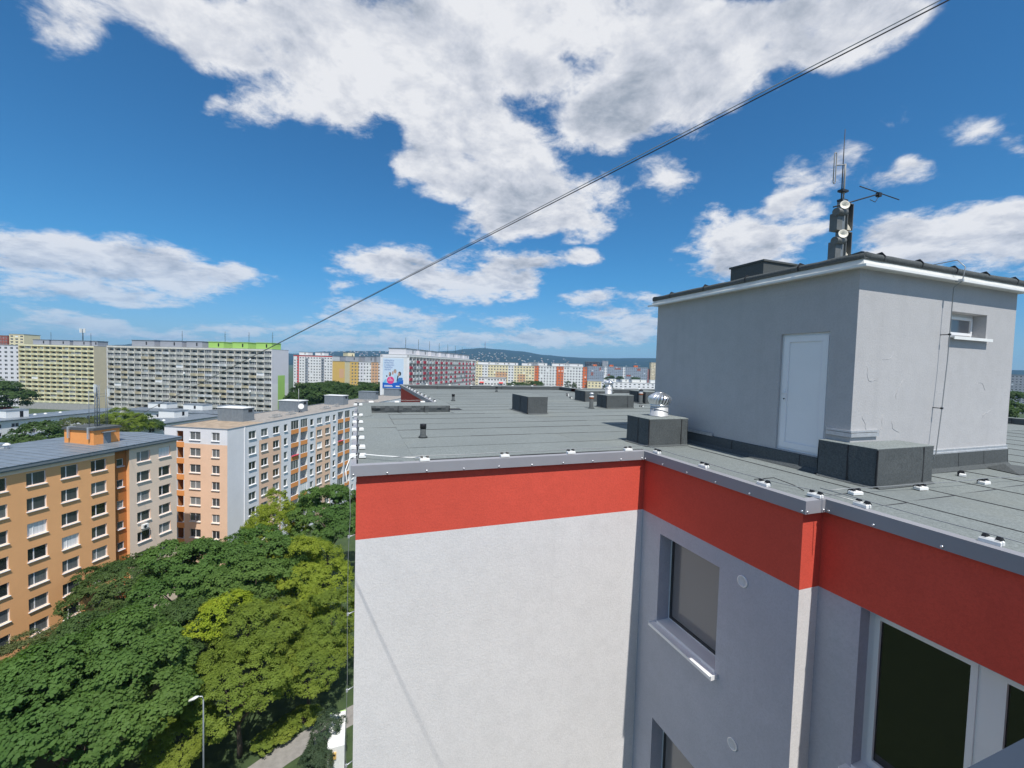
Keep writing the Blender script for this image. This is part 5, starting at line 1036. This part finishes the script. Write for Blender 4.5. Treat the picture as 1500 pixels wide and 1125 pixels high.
for k, x in enumerate((15.2, 33.0)):
    mb = MB()
    for j in range(14): mb.box(x-1.3, x+1.3, -.9, -.02, 1.0+j*2.9, 1.9+j*2.9)
    mb.box(x-1.4, x-1.3, -.9, -.02, 0, 42); mb.box(x+1.3, x+1.4, -.9, -.02, 0, 42); o = mb.obj('balcony_stack', M['far_grey'], wr); o['kind'] = 'stuff'
ye, z_ = window_block('ochre_gable_block', 'block with plain ochre yellow gable behind the dark trees', (-21.1, 409.4), 117.8, 11.7, 14, 0.2, 1, 0, 'ochre', (), 'cream')
mb = MB(); mb.box(6.6, 10.9, -.03, .0, 22.5, 30.5); mb.obj('salmon_patch', M['salmon'], ye)
yf, z_ = window_block('pastel_stepped_block', 'yellow, grey and salmon stepped block between ochre gable and poster', (-10.9, 408.9), 58, 62, 14, 0.2, 20, 10, 'cream', [(0, 14, -99, .2, 'ochre'), (14, 20, -99, .2, 'lilac_grey'), (20, 27, -99, .2, 'light_wall'), (27, 35, -99, .2, 'salmon'), (35, 42, -99, .2, 'lilac_grey'), (42, 62, -99, .2, 'cream')], 'lilac_grey', 2.9, 1.5, 1.5, 1.2)
for k, (x, w, h, m) in enumerate(((1, 13, 4.2, 'far_grey'), (20.5, 10, 4.6, 'far_grey'), (33, 12, 5.2, 'far_grey'))): lift_house(yf, ['left', 'middle', 'right'][k]+' dark grey attic storey on the pastel stepped block', x, .3, z_, w, 10, h, m, 0, 'roof houses on the far blocks')
lift_house(yf, 'cream roof house standing highest on the pastel stepped block', 10, 12, z_, 7, 8, 8.0, 'cream', 0, 'roof houses on the far blocks')
ad, za_ = balcony_block('poster_block', 'long white block with red and white balconies and a big blue poster on its gable', (23.4, 209.0), 30, 124, 14.9, 4.1, 28, 8, 'light_wall', ['light_wall', 'pink_red', 'far_grey'], 'light_wall', .22, lambda k, r, q: 1 if k % 4 in (0, 2) and r % 1 == 0 and (k*3+1) % 4 != 0 and q.random() < .8 else (2 if q.random() < .12 else 0), 2.85, 17)
for k in range(7): lift_house(ad, ['first', 'second', 'third', 'fourth', 'fifth', 'sixth', 'seventh'][k]+' grey roof house from the poster end of the poster block', 1.0+k*16.5, 2.2, za_, 12.5, 9, 2.9, 'lilac_grey', 6.0, 'roof houses on the poster block')
mb = MB(); [mb.box(-.33, -.27, 0.2+a, .2+a+b, 0, 40.9) for a, b in ((0, .9), (13.6, .9))]; mb.box(-.33, -.27, .2, 14.7, 39.8, 40.9); mb.obj('gable_frame', M['pale_grey'], ad)
# the poster: a printed board on the gable that faces us
pos = thing('poster', 'huge light blue advertising poster with three people and a pink disc', 'poster', (0, 0, 0)); on_block(pos, ad, -.42, 13.5, -12.2+Z); pos.rotation_euler = (0, 0, ad.rotation_euler[2]-R(90))
PW_, PH_ = 10.7, 14.5
def flat(name, pts, m, y=-.01, parent=pos): mb = MB(); mb.poly([(x*PW_, y, z*PH_) for x, z in pts]); return mb.obj(name, m, parent)
PM = {k: plain('print_'+k, v, .6) for k, v in dict(sky=(.62, .74, .86), blue=(.01, .13, .55), pink=(.75, .06, .25), white=(.85, .85, .85), navy=(.04, .12, .42), skin=(.55, .33, .25), hair=(.03, .025, .025), shirt=(.5, .68, .82), shirt2=(.05, .2, .5), grey=(.3, .28, .27), cyan=(.2, .55, .8)).items()}
mb = MB(); mb.box(0, PW_, 0, .12, 0, PH_); mb.obj('board', PM['sky'], pos)
wav = [(0, 0), (1, 0), (1, .28), (.92, .25), (.8, .22), (.6, .185), (.4, .18), (.2, .17), (0, .18)]; flat('wave_band', wav, PM['blue'], -.02)
ell = lambda cx, cz, rx, rz, n=20: [(cx+rx*math.cos(2*math.pi*k/n), cz+rz*math.sin(2*math.pi*k/n)) for k in range(n)]
flat('figure', [(.02, .18), (.2, .17), (.2, .3), (.12, .29)], PM['cyan'], -.012); flat('figure', [(.5, .18), (.75, .2), (.72, .46), (.55, .45)], PM['shirt'], -.012); flat('figure', [(.7, .2), (.98, .26), (.96, .36), (.8, .36), (.72, .3)], PM['shirt2'], -.013)
for cx, cz, rx, rz, m in ((.35, .47, .055, .07, 'hair'), (.33, .48, .035, .05, 'skin'), (.60, .57, .07, .07, 'grey'), (.61, .55, .055, .055, 'skin'), (.49, .51, .04, .06, 'skin'), (.82, .49, .075, .07, 'hair'), (.78, .47, .045, .06, 'skin'), (.2, .40, .03, .03, 'hair')): flat('figure', ell(cx, cz, rx, rz), PM[m], -.014 if m != 'skin' else -.016)
flat('figure', [(.7, .2), (.78, .42), (.72, .43), (.68, .25)], PM['hair'], -.0135)
flat('pink_disc', ell(.385, .265, .175, .125, 28), PM['pink'], -.028)
def text(body, x, z, size, m, parent=pos, y=-.035):
    cu = bpy.data.curves.new('text', 'FONT'); cu.body = body; cu.size = size; tmp = bpy.data.objects.new('tmp_text', cu); col.objects.link(tmp)
    bpy.context.view_layer.update(); me = bpy.data.meshes.new_from_object(tmp.evaluated_get(bpy.context.evaluated_depsgraph_get())); bpy.data.objects.remove(tmp)
    me.materials.clear(); me.materials.append(m); o = link('lettering', me, parent, (x, y, z), 0, rot=Euler((R(90), 0, 0))); return o
for k, s_ in enumerate(('UŽÍVAJTE SI', 'SATELITNÚ', 'A KÁBLOVÚ', 'TELEVÍZIU', '100 DNÍ')): text(s_, .07*PW_, (.90-k*.076)*PH_, .95, PM['navy'])
text('S', .335*PW_, .305*PH_, 1.3, PM['white'], y=-.045); text('KÓD', .28*PW_, .245*PH_, 1.0, PM['white'], y=-.045)
flat('text_bar', [(.08, .095), (.47, .095), (.47, .075), (.08, .075)], PM['white'], -.03); flat('text_bar', [(.08, .06), (.5, .06), (.5, .042), (.08, .042)], PM['white'], -.03); flat('text_bar', [(.64, .085), (.96, .085), (.96, .05), (.64, .05)], PM['white'], -.03)
# ---------------- right of the poster block
ps, z_ = window_block('pastel_long_block', 'long low yellow and salmon block behind the back roof kerb', (116.0, 429.7), 113, 61.5, 13, 0.8, 20, 8, 'cream', [(21, 33, -16, -6, 'salmon'), (44, 52, -16, -8, 'salmon'), (7, 13, -99, .8, 'light_wall'), (34, 40, -99, .8, 'light_wall')], 'cream', 2.85, 1.6, 1.4, .9)
po2, z2 = window_block('orange_white_block', 'white block with orange balcony strips, centre of the skyline', (172.7, 405.7), 113, 54.0, 13, 1.2, 18, 8, 'light_wall', [(0, 4.5, -99, 1.2, 'vivid_orange'), (22.5, 30.0, -99, 1.2, 'vivid_orange'), (49.5, 54, -99, 1.2, 'vivid_orange')], 'light_wall', 2.85, 1.5, 1.5, .9)
for k, (x, w) in enumerate(((2, 18), (24, 9), (36, 8), (48, 10))): lift_house(ps, ['first', 'second', 'third', 'fourth'][k]+' pale roof house from the left on the yellow and salmon block', x, 3, z_, w, 7, 2.6, 'light_wall', 0, 'roof houses on the far blocks')
for k, (x, w) in enumerate(((4, 9), (18, 12), (36, 14))): lift_house(po2, ['first', 'second', 'third'][k]+' pale roof house from the left on the orange striped block', x, 3, z2, w, 7, 2.6, 'light_wall', 0, 'roof houses on the far blocks')
lw, z_ = window_block('low_shop_row', 'low white flat roofed row with red awnings before the yellow block', (84.5, 305), 112, 20.5, 10, -9.0, 9, 2, 'light_wall', [(8.6, 11.0, -99, -9, 'pale_grey')], 'light_wall', 3.2, 1.3, 1.2, .8)
for k, x in enumerate((1.2, 15.5)):
    mb = MB(); mb.ring([[(x, -.8, 24.1), (x+3, -.8, 24.1), (x+3, 0, 24.1), (x, 0, 24.1)], [(x, -.2, 25.0), (x+3, -.2, 25.0), (x+3, 0, 25.0), (x, 0, 25.0)]], 0, False); mb.obj('awning', M['signal_red'], lw)
bl_, z_ = window_block('blue_grey_long_block', 'long blue grey block with scattered red panels, right of centre', (367.4, 633.2), 110, 102, 14, 4.0, 30, 8, 'blue_grey', [(6, 10, -12, -6, 'brick_red'), (20, 23, -4, 2, 'brick_red'), (34, 38, -12, -8, 'brick_red'), (46, 56, -1, 2, 'brick_red'), (66, 74, -12, -9, 'brick_red'), (84, 90, -2, 2, 'brick_red'), (28, 33, -99, 4, 'pale_grey'), (60, 64, -99, 4, 'pale_grey')], 'blue_grey', 2.8, 2.2, 1.3, 1.0)
for k, x in enumerate((10, 38, 80)): lift_house(bl_, ['left', 'middle', 'right'][k]+' red roof house on the blue grey long block', x, 3, z_, 6, 6, 3, 'vivid_orange', 0, 'roof houses on the far blocks')
tr, z_ = window_block('white_terrace_block', 'stepped white low block with flat cabins, left of the hut corner', (267.4, 430), 108, 86, 14, -15.5, 16, 3, 'pale_grey', (), 'pale_grey', 2.9, 2.4, 1.3, 1.2)
for k, (x, w) in enumerate(((12, 7), (26, 8), (38, 17), (60, 10), (74, 10))): roof_cabin(tr, ['first', 'second', 'third', 'fourth', 'fifth'][k]+' white cabin from the left on the stepped white low block', x, 3, z_, w, 6, 3.6, False)
def simple_tower(name, label, P, az, w, d, zt, m, nc, nr, ww=1.6):
    return window_block(name, label, P, az, w, d, zt, nc, nr, m, (), m, 2.9, ww, 1.5, 1.2)
simple_tower('cream_house', 'small cream house right of the orange striped block', (221, 380), 110, 14, 10, -13, 'cream', 4, 3)
simple_tower('beige_tower', 'slim beige tower at the left edge of the hut wall', (524, 668), 110, 9.5, 9.5, 14.5, 'beige_render', 3, 14, 1.4)
simple_tower('brick_tower', 'dark red brick block beside the slim beige tower', (515, 675), 110, 9, 9, 2.0, 'brick_red', 3, 8)
simple_tower('dark_office_tower', 'black glass office block on the far skyline', (560, 975), 110, 38, 20, 17.5, 'dark_facade', 10, 7, 2.6)
simple_tower('grey_office_tower', 'pale grey tower right of the black office block on the skyline', (597, 955), 110, 15, 15, 20.5, 'far_grey', 5, 10)
simple_tower('white_point_tower', 'white tower block with paired windows at the far left edge', (-241, 398.6), 113, 26, 16, 4.9, 'lilac_grey', 6, 13, 2.2)
simple_tower('brick_point_tower', 'reddish brick tower on the far left horizon', (-340, 574), 113, 14, 14, 16.5, 'brick_red', 5, 17)
simple_tower('cream_point_tower', 'pale green tower beside the red brick tower on the horizon', (-325.5, 568), 113, 15.5, 14, 18.1, 'cream', 3, 18, 3.0)
simple_tower('far_right_block', 'pale block above the trees at the right edge', (690, 262), 150, 60, 14, 6.0, 'far_grey', 20, 12)
for k, (x, y, L_, zt, m, lb) in enumerate(((130, 560, 26, 5.5, 'cream', 'cream block with flat roof just right of the poster block'), (175, 560, 30, 5.0, 'light_wall', 'white block peeking above the yellow block, left'), (222, 545, 22, 6.0, 'far_grey', 'grey block peeking above the yellow block, middle'), (262, 540, 34, 6.0, 'light_wall', 'white block peeking above the orange striped block'), (300, 560, 14, 5.2, 'pale_grey', 'grey block peeking above the orange striped block, right'), (30, 640, 30, 10.0, 'light_wall', 'white block under the hillside houses left of the poster'), (385, 760, 40, 5.0, 'light_wall', 'white block behind the left end of the blue grey block'))):
    window_block('distant_block', lb, (x, y), 112, L_, 14, zt, max(4, int(L_/3)), 9, m, (), m, 2.9, 1.7, 1.4, 1.0)
# ---------------- hillside houses, television tower
hq = random.Random(8); HM = []
for wm, rm in (('light_wall', 'tile_red'), ('cream', 'tile_red'), ('light_wall', 'corrugated'), ('cream', 'corrugated')):
    mb = MB(); mb.box(-9, 9, -7, 7, -4, 9); mb.ring([[(-9.5, -7.5, 9), (9.5, -7.5, 9), (9.5, 7.5, 9), (-9.5, 7.5, 9)], [(-6, -.3, 14), (6, -.3, 14), (6, .3, 14), (-6, .3, 14)]], 1, False); HM.append(mb.mesh('hillside_house', [M[wm], M[rm]]))
n = 0
while n < 240:
    zone = hq.random()
    if zone < .42: a, r = hq.uniform(-4.5, 5.5), hq.uniform(5200, 6450)
    elif zone < .92: a, r = hq.gauss(17, 4.2), hq.uniform(4500, 5700)
    else: a, r = hq.uniform(24, 37), hq.uniform(4400, 5200)
    if not (-6 < a < 38): continue
    z = hill_z(r, a); s_ = hq.uniform(.3, .75)
    o = link('hillside_house', HM[hq.randrange(4)], None, (r*math.sin(R(a)), r*math.cos(R(a)), z), hq.uniform(-.6, .6), sc=(s_*hq.uniform(.8, 1.6), s_, s_)); tag(o, 'tiny pale house on the far wooded hillside', 'house', 'houses scattered over the far hillside'); n += 1
a, r = 16.3, 6550; z = hill_z(r, a); t = thing('television_tower', 'slender television tower on the crest of the far hill', 'tower', (r*math.sin(R(a)), r*math.cos(R(a)), z))
mb = MB(); mb.lathe([(11, -10), (6, 30), (5, 48)], 12); mb.obj('shaft', M['far_grey'], t); mb = MB(); mb.lathe([(5, 46), (11, 50), (11, 62), (5, 68)], 12); mb.obj('pod', M['far_grey'], t); mb = MB(); mb.lathe([(4, 66), (3, 85), (1.2, 105)], 8); mb.obj('spire', M['brick_red'], t)
# ------------------------------------------------------------------ trees
def leaf_mesh(name, seed, rx, ry, rz, lobes, nl, size, mat, droop=0.25, lift=0.35, spread=0.5):
    """a crown of leaf clumps: leaves sit on the outer skin of many uneven lobes, in small fans"""
    g = np.random.default_rng(seed)
    unit = lambda v: v/(np.linalg.norm(v, axis=1)[:, None]+1e-9)
    u = unit(g.normal(size=(lobes, 3))); u[:, 2] = np.where(u[:, 2] < -.3, -u[:, 2]*.6, u[:, 2])
    rad = g.uniform(.5, .84, lobes); C = u*rad[:, None]; lr = g.uniform(.22, .36, lobes)*(1.3-.4*rad)
    # twig clumps sit on the skin of the lobes
    ns = lobes*26; pk = g.choice(lobes, ns, p=lr**2/(lr**2).sum()); d = unit(g.normal(size=(ns, 3))); d[:, 2] = np.abs(d[:, 2])*.75+d[:, 2]*.25
    od = unit(C[pk]); d = unit(d+od*.5); sc_ = np.array([1.0, 1.0, .85]); S = C[pk]+d*lr[pk][:, None]*sc_*g.uniform(.8, 1.1, ns)[:, None]
    keep = np.ones(ns, bool)
    for k in range(lobes):
        dd = (S-C[k])/sc_; keep &= ~((np.einsum('ij,ij->i', dd, dd) < (lr[k]*.8)**2) & (pk != k))
    S, sd = S[keep], unit(d[keep]*.6+od[keep]*.4); ns = len(S); sr = g.uniform(.055, .115, ns)*(1 if lobes > 45 else 1.25)
    n = nl//4; pick = g.choice(ns, n, p=sr**2/(sr**2).sum())
    d2 = unit(g.normal(size=(n, 3))+sd[pick]*.9+np.array([0, 0, .5])); p = S[pick]+d2*sr[pick][:, None]*np.array([1.15, 1.15, .7])*g.uniform(.55, 1.1, n)[:, None]
    out_dir = sd[pick]; d = d2
    P = p*np.array([rx, ry, rz])
    nor = unit(d*.6+out_dir*.3+np.array([0, 0, lift]))
    V = []; 
    K = 4
    base = np.repeat(P, K, 0); N = np.repeat(nor, K, 0); m = len(base)
    ang = np.tile(np.arange(K)*2*np.pi/K, n)+np.repeat(g.uniform(0, 6.28, n), K)+g.uniform(-.5, .5, m)
    a = np.cross(N, np.array([.31, .17, .93])); a /= np.linalg.norm(a, axis=1)[:, None]+1e-9; b = np.cross(N, a)
    dirv = a*np.cos(ang)[:, None]+b*np.sin(ang)[:, None]; side = np.cross(N, dirv)
    L = size*g.uniform(.7, 1.35, m)[:, None]; W = L*g.uniform(.36, .52, m)[:, None]
    dz = -droop*L; tilt = g.uniform(-.35, .35, m)[:, None]
    off = g.normal(size=(m, 3))*size*spread*.5
    b0 = base+off; tip = b0+dirv*L+N*dz; mid = b0+dirv*L*.5+N*(L*.06)
    l = mid+side*W+N*tilt*W; r_ = mid-side*W-N*tilt*W
    verts = np.stack([b0, l, tip, r_], 1).reshape(-1, 3).astype(np.float32)
    me = bpy.data.meshes.new(name); me.vertices.add(len(verts)); me.vertices.foreach_set('co', verts.ravel())
    me.loops.add(len(verts)); me.loops.foreach_set('vertex_index', np.arange(len(verts), dtype=np.int32)); me.polygons.add(m)
    me.polygons.foreach_set('loop_start', np.arange(0, len(verts), 4, dtype=np.int32)); me.update(calc_edges=True); me.materials.append(mat); return me, C*np.array([rx, ry, rz])
def trunk_mesh(name, C, rz, h, r0, seed):
    """tapered trunk with limbs that run out to the lobes; z=0 is the ground, the crown centre is at h"""
    q = random.Random(seed); mb = MB(); top = h-rz*.25
    pts = [(q.uniform(-.12, .12)*k*.4, q.uniform(-.12, .12)*k*.4, top*k/5) for k in range(6)]; mb.tube(pts, [r0*(1-.13*k) for k in range(6)], 9)
    idx = list(range(len(C))); q.shuffle(idx)
    for i in idx[:16]:
        c = Vector(C[i])*.85; s_ = Vector(pts[q.choice((3, 4, 5))]); e = Vector((c.x, c.y, h+c.z)); m = s_.lerp(e, .5)+Vector((0, 0, -.06*(e-s_).length))
        mb.tube([s_, m, e], [r0*.42, r0*.25, r0*.07], 6)
    return mb.mesh(name, M['bark'])
CROWNS = {}
def crown(kind, v):
    k = (kind, v)
    if k not in CROWNS:
        sp = dict(maple=(1, 1, .85, 52, 46000, .034, 'leaf_maple', .30, .45, .6), dark=(1, 1, .95, 50, 36000, .032, 'leaf_dark', .3, .3, .7), olive=(1, 1, .95, 56, 46000, .026, 'leaf_olive', .1, .3, .9), yellow=(1, 1, 1.05, 56, 46000, .026, 'leaf_yellow', .1, .25, .9), gold=(1, 1, .9, 13, 9000, .040, 'leaf_gold', .1, .4, .8), willow=(1, 1, 1.5, 60, 36000, .028, 'leaf_yellow', .7, .1, 1.0), grey=(1, 1, .8, 52, 40000, .026, 'leaf_grey', .2, .4, .8), far=(1, 1, .9, 30, 9000, .062, 'leaf_far', .2, .3, .7), poplar=(1, 1, 2.6, 30, 8000, .075, 'leaf_far', .2, .2, .7), pine=(1, 1, 1.3, 30, 14000, .045, 'leaf_pine', .1, .2, 1.2), bush=(1, 1, .7, 24, 9000, .055, 'leaf_olive', .1, .4, .8))[kind]
        CROWNS[k] = leaf_mesh('crown', hash((kind, v)) % 1000 if False else sum(map(ord, kind))*7+v, *sp[:3], sp[3], sp[4], sp[5], M[sp[6]], sp[7], sp[8], sp[9])
    return CROWNS[k]
def tree(label, kind, v, x, y, zc, r, ground=-37.0, group=None, rz=0.0, name='tree', squash=1.0):
    t = thing(name, label, 'tree' if name != 'shrub' else 'shrub', (x, y, ground), rz, group); me, C = crown(kind, v); h = zc-ground
    c = link('crown', me, t, (0, 0, h), 0, sc=(r, r, r*squash))
    zr_ = {'willow': 1.5, 'poplar': 2.6, 'pine': 1.3}.get(kind, .9)*squash
    link('trunk', trunk_mesh('trunk', C*np.array([r, r, r*squash]), r*zr_, h, max(.12, r*.055), int(abs(x*7+y))), t)
    return t
# the wood between the blocks and us, nearest last
GW = 'trees between the buildings'
for lb, kind, v, x, y, zc, r, sq in (
    ('dark green tree right against the upper left edge of the white wall', 'maple', 3, -4.2, 74.5, -26.2, 6.2, 1.15),
    ('slender yellow green willow in front of the peach block corner', 'willow', 1, -12.0, 74.0, -28.0, 4.4, 1.05),
    ('dark olive tree overlapping the right end of the orange block', 'dark', 1, -26.0, 62.5, -28.2, 4.8, 1.0),
    ('broad deep green maple at the centre of the wood', 'maple', 1, -18.0, 59.5, -27.8, 6.6, 1.05),
    ('deep green maple below the peach block, right half of the central pair', 'maple', 2, -12.2, 58.5, -27.2, 6.2, 1.1),
    ('greyish olive robinia against the left foot of the orange block', 'grey', 1, -28.0, 49.5, -29.6, 5.4, .8),
    ('greyish robinia at the left edge, lower down', 'grey', 2, -31.0, 43.5, -30.2, 4.6, .9),
    ('tall yellow green robinia beside the white wall, upper', 'yellow', 1, -5.3, 57.5, -28.6, 5.0, 1.15),
    ('green robinia pressed against the white wall, middle', 'olive', 3, -2.8, 50.5, -30.4, 4.2, 1.1),
    ('olive robinia in the middle, below the golden branches', 'olive', 1, -9.2, 49.0, -29.0, 4.4, 1.0),
    ('golden yellow crowned robinia in the middle of the wood', 'gold', 1, -12.3, 50.0, -26.9, 3.3, 1.0),
    ('dark green tree filling the gap between the maples', 'dark', 3, -17.0, 51.5, -29.8, 4.6, 1.0),
    ('deep green maple on the slope below the orange block', 'maple', 2, -22.5, 46.0, -30.2, 5.2, .95),
    ('yellow green robinia close to the wall below the willow', 'yellow', 3, -8.0, 63.0, -29.5, 4.2, 1.1),
    ('large bright green maple filling the lower left', 'maple', 4, -19.8, 41.5, -28.8, 7.8, .95),
    ('dark maple shoulder between the large maple and the orange block', 'dark', 2, -23.5, 50.5, -29.4, 5.0, 1.0),
    ('wide olive robinia behind the street lamp', 'olive', 2, -9.9, 44.0, -30.6, 4.6, .95),
    ('green robinia low beside the white wall', 'olive', 4, -4.4, 47.2, -32.0, 3.8, 1.0),
    ('light green tree at the bottom left corner', 'yellow', 2, -24.2, 35.0, -31.0, 4.2, .9),
    ('olive tree left of the street lamp foot', 'olive', 5, -13.2, 41.6, -32.4, 2.9, .9)):
    tree(lb, kind, v, x, y, zc, r, -37, GW, (x*1.7+y) % 6.28, 'tree', sq)
tree('small blue green pine beside the path at the bottom', 'pine', 1, -3.0, 38.6, -35.2, 1.5, -37, None, 1.0, 'pine_tree', 1.0)
tree('second small pine by the path, behind the first', 'pine', 2, -2.2, 41.2, -35.0, 1.7, -37, None, 2.0, 'pine_tree', 1.0)
for k, (x, y, r, lb) in enumerate(((-6.2, 45.0, 1.5, 'low green bush at the upper side of the path'), (-7.6, 44.2, 1.4, 'round green bush at the bend of the path'), (-12.2, 39.4, 1.6, 'green bush at the foot of the street lamp'), (-14.2, 38.0, 1.7, 'low bush under the large maple'), (-10.8, 40.0, 1.3, 'small bush right of the street lamp'), (-4.6, 46.0, 1.5, 'low bush near the white box at the wall'))):
    tree(lb, 'bush', k % 2, x, y, -36.3, r, -37, 'bushes along the path', k*1.3, 'shrub', .8)
# farther trees
for lb, kind, v, x, y, zc, r, sq in (
    ('big round tree left of the red roofs at the far left', 'far', 1, -152, 262, -22, 10, 1.0), ('tree behind the red roofs at the far left edge', 'far', 2, -168, 278, -20, 10, 1.0),
    ('dark tree before the far left low block, left', 'far', 3, -71.0, 124.0, -22.6, 6.0, 1.0), ('dark tree before the far left low block, middle', 'far', 1, -68.5, 131.0, -21.6, 6.5, 1.0), ('lighter tree behind the orange roof edge, right', 'grey', 1, -66.0, 141.0, -21.4, 6.8, 1.0), ('light green tree left of the lattice mast', 'olive', 2, -62.0, 148.0, -21.0, 6.5, 1.0),
    ('dark tree in the courtyard right of the lattice mast', 'far', 2, -66.0, 168.0, -23.5, 6.5, .9)):
    tree(lb, kind, v, x, y, zc, r, -37, 'trees among the low blocks', x % 6, 'tree', sq)
fq = random.Random(4)
for k in range(16):                                     # belt of dark trees before the white-red and ochre blocks
    a = -6.6+k*.58+fq.uniform(-.15, .15); d = fq.uniform(225, 262) if k % 2 else fq.uniform(270, 300); r = fq.uniform(7.5, 10.5)
    tree('dark tree in the belt left of the poster, '+ORD[k % 12]+(' from the left' if k < 12 else ' from the poster end'), 'far', 1+k % 4, d*math.sin(R(a)), d*math.cos(R(a)), -21.5+fq.uniform(-2.5, 3.0), r, -37, 'belt of dark trees left of the poster', fq.uniform(0, 6), 'tree', fq.uniform(.9, 1.15))
for lb, kind, v, x, y, zc, r, sq in (
    ('round tree before the yellow block, left', 'far', 1, 118, 322, -17.5, 6.5, .9), ('round tree before the yellow block, middle', 'far', 2, 126, 318, -17, 7, .95), ('round tree before the yellow block, right', 'far', 3, 136, 316, -16, 7, 1.0),
    ('left slender poplar before the orange strip', 'poplar', 1, 163, 312, -17, 2.5, 1.0), ('right slender poplar before the orange strip', 'poplar', 2, 168, 311, -17.5, 2.4, 1.0), ('low bush before the orange striped block', 'far', 4, 178, 312, -22, 4.5, .8),
    ('dark upright tree right of the cream house', 'far', 2, 202, 312, -17, 5.0, 1.3), ('dark tree above the white terrace, left', 'far', 1, 305, 470, -13, 7, .8), ('dark tree above the white terrace, right', 'far', 3, 345, 470, -13.5, 7, .8), ('dark tree above the white terrace, middle', 'far', 4, 322, 472, -13.5, 6, .8)):
    tree(lb, kind, v, x, y, zc, r, -37, 'trees on the skyline', x % 6, 'tree', sq)
for k, (x, y, zc, r) in enumerate(((205, 62, -12, 9), (190, 78, -13, 9), (225, 90, -10, 10), (165, 45, -21, 8), (172, 66, -20, 8), (260, 110, -8, 11), (150, 30, -24, 7))):
    tree(ORD[k]+' dark tree of the wood at the right edge behind the hut', 'far' if k not in (3, 6) else 'olive', 1+k % 4, x, y, zc, r, -37, 'wood at the right edge', k, 'tree', 1.0)
# ------------------------------------------------------------------ street lamp, white box by the wall
LPZ = 2.15
lp_ = thing('street_lamp', 'grey street lamp with white head among the trees', 'street lamp', (-11.15, 38.55, -37))
mb = MB(); mb.tube([(0, 0, 0), (0, 0, 5), (0, 0, 10.05)], [.075, .06, .045], 10); mb.obj('post', M['corrugated'], lp_)
mb = MB(); mb.tube([(0, 0, 10.05), (-.08, 0, 10.3), (-.35, 0, 10.35)], .04, 8); mb.obj('arm', M['galvanised'], lp_)
mb = MB(); mb.ring([[(-.3, -.06, 8.18), (-.3, .06, 8.18), (-.3, .05, 8.24), (-.3, -.05, 8.24)], [(-.55, -.16, 8.08), (-.55, .16, 8.08), (-.55, .12, 8.22), (-.55, -.12, 8.22)], [(-.95, -.14, 7.98), (-.95, .14, 7.98), (-.95, .09, 8.08), (-.95, -.09, 8.08)]], 0, True); mb.obj('lamp_head', M['white_paint'], lp_, (0, 0, LPZ))
tb = thing('white_box_trailer', 'tall white box with small yellow fitting standing below the white wall', 'trailer', (-2.12, 38.85, -37))
mb = MB(); mb.box(0, 1.42, 0, 4.0, .5, 3.0); mb.obj('body', M['white_paint'], tb)
mb = MB(); mb.box(.35, .75, -.14, 0, 2.0, 2.55); mb.obj('yellow_fitting', M['ochre'], tb); mb = MB(); mb.box(.42, .68, -.16, -.141, 2.35, 2.45); mb.obj('fitting_slot', M['black_plastic'], tb)
mb = MB(); mb.box(-.03, 1.45, 3.98, 4.03, 2.9, 3.04); mb.obj('green_edge', M['lime'], tb)
wm_ = MB(); wm_.lathe([(.33, -.1), (.36, -.08), (.36, .08), (.33, .1)], 16); wmm = wm_.mesh('wheel', M['black_plastic'])
for x in (-.02, 1.44):
    for y in (.8, 3.2): link('wheel', wmm, tb, (x, y, .36), 0, rot=Euler((0, R(90), 0)))
# ------------------------------------------------------------------ air
hzb = MB().box(-9600, 9600, -9600, 9600, -38.5, 330).mesh('haze', bpy.data.materials.new('haze'))
hm = hzb.materials[0]; hm.use_nodes = True; hm.node_tree.nodes.clear(); vo = hm.node_tree.nodes.new('ShaderNodeVolumePrincipled'); ho = hm.node_tree.nodes.new('ShaderNodeOutputMaterial')
vo.inputs['Color'].default_value = (0.32, 0.62, 1.0, 1); vo.inputs['Density'].default_value = 9e-5; vo.inputs['Anisotropy'].default_value = 0.0
hm.node_tree.links.new(vo.outputs[0], ho.inputs['Volume'])
tag(link('haze', hzb), kind='stuff')
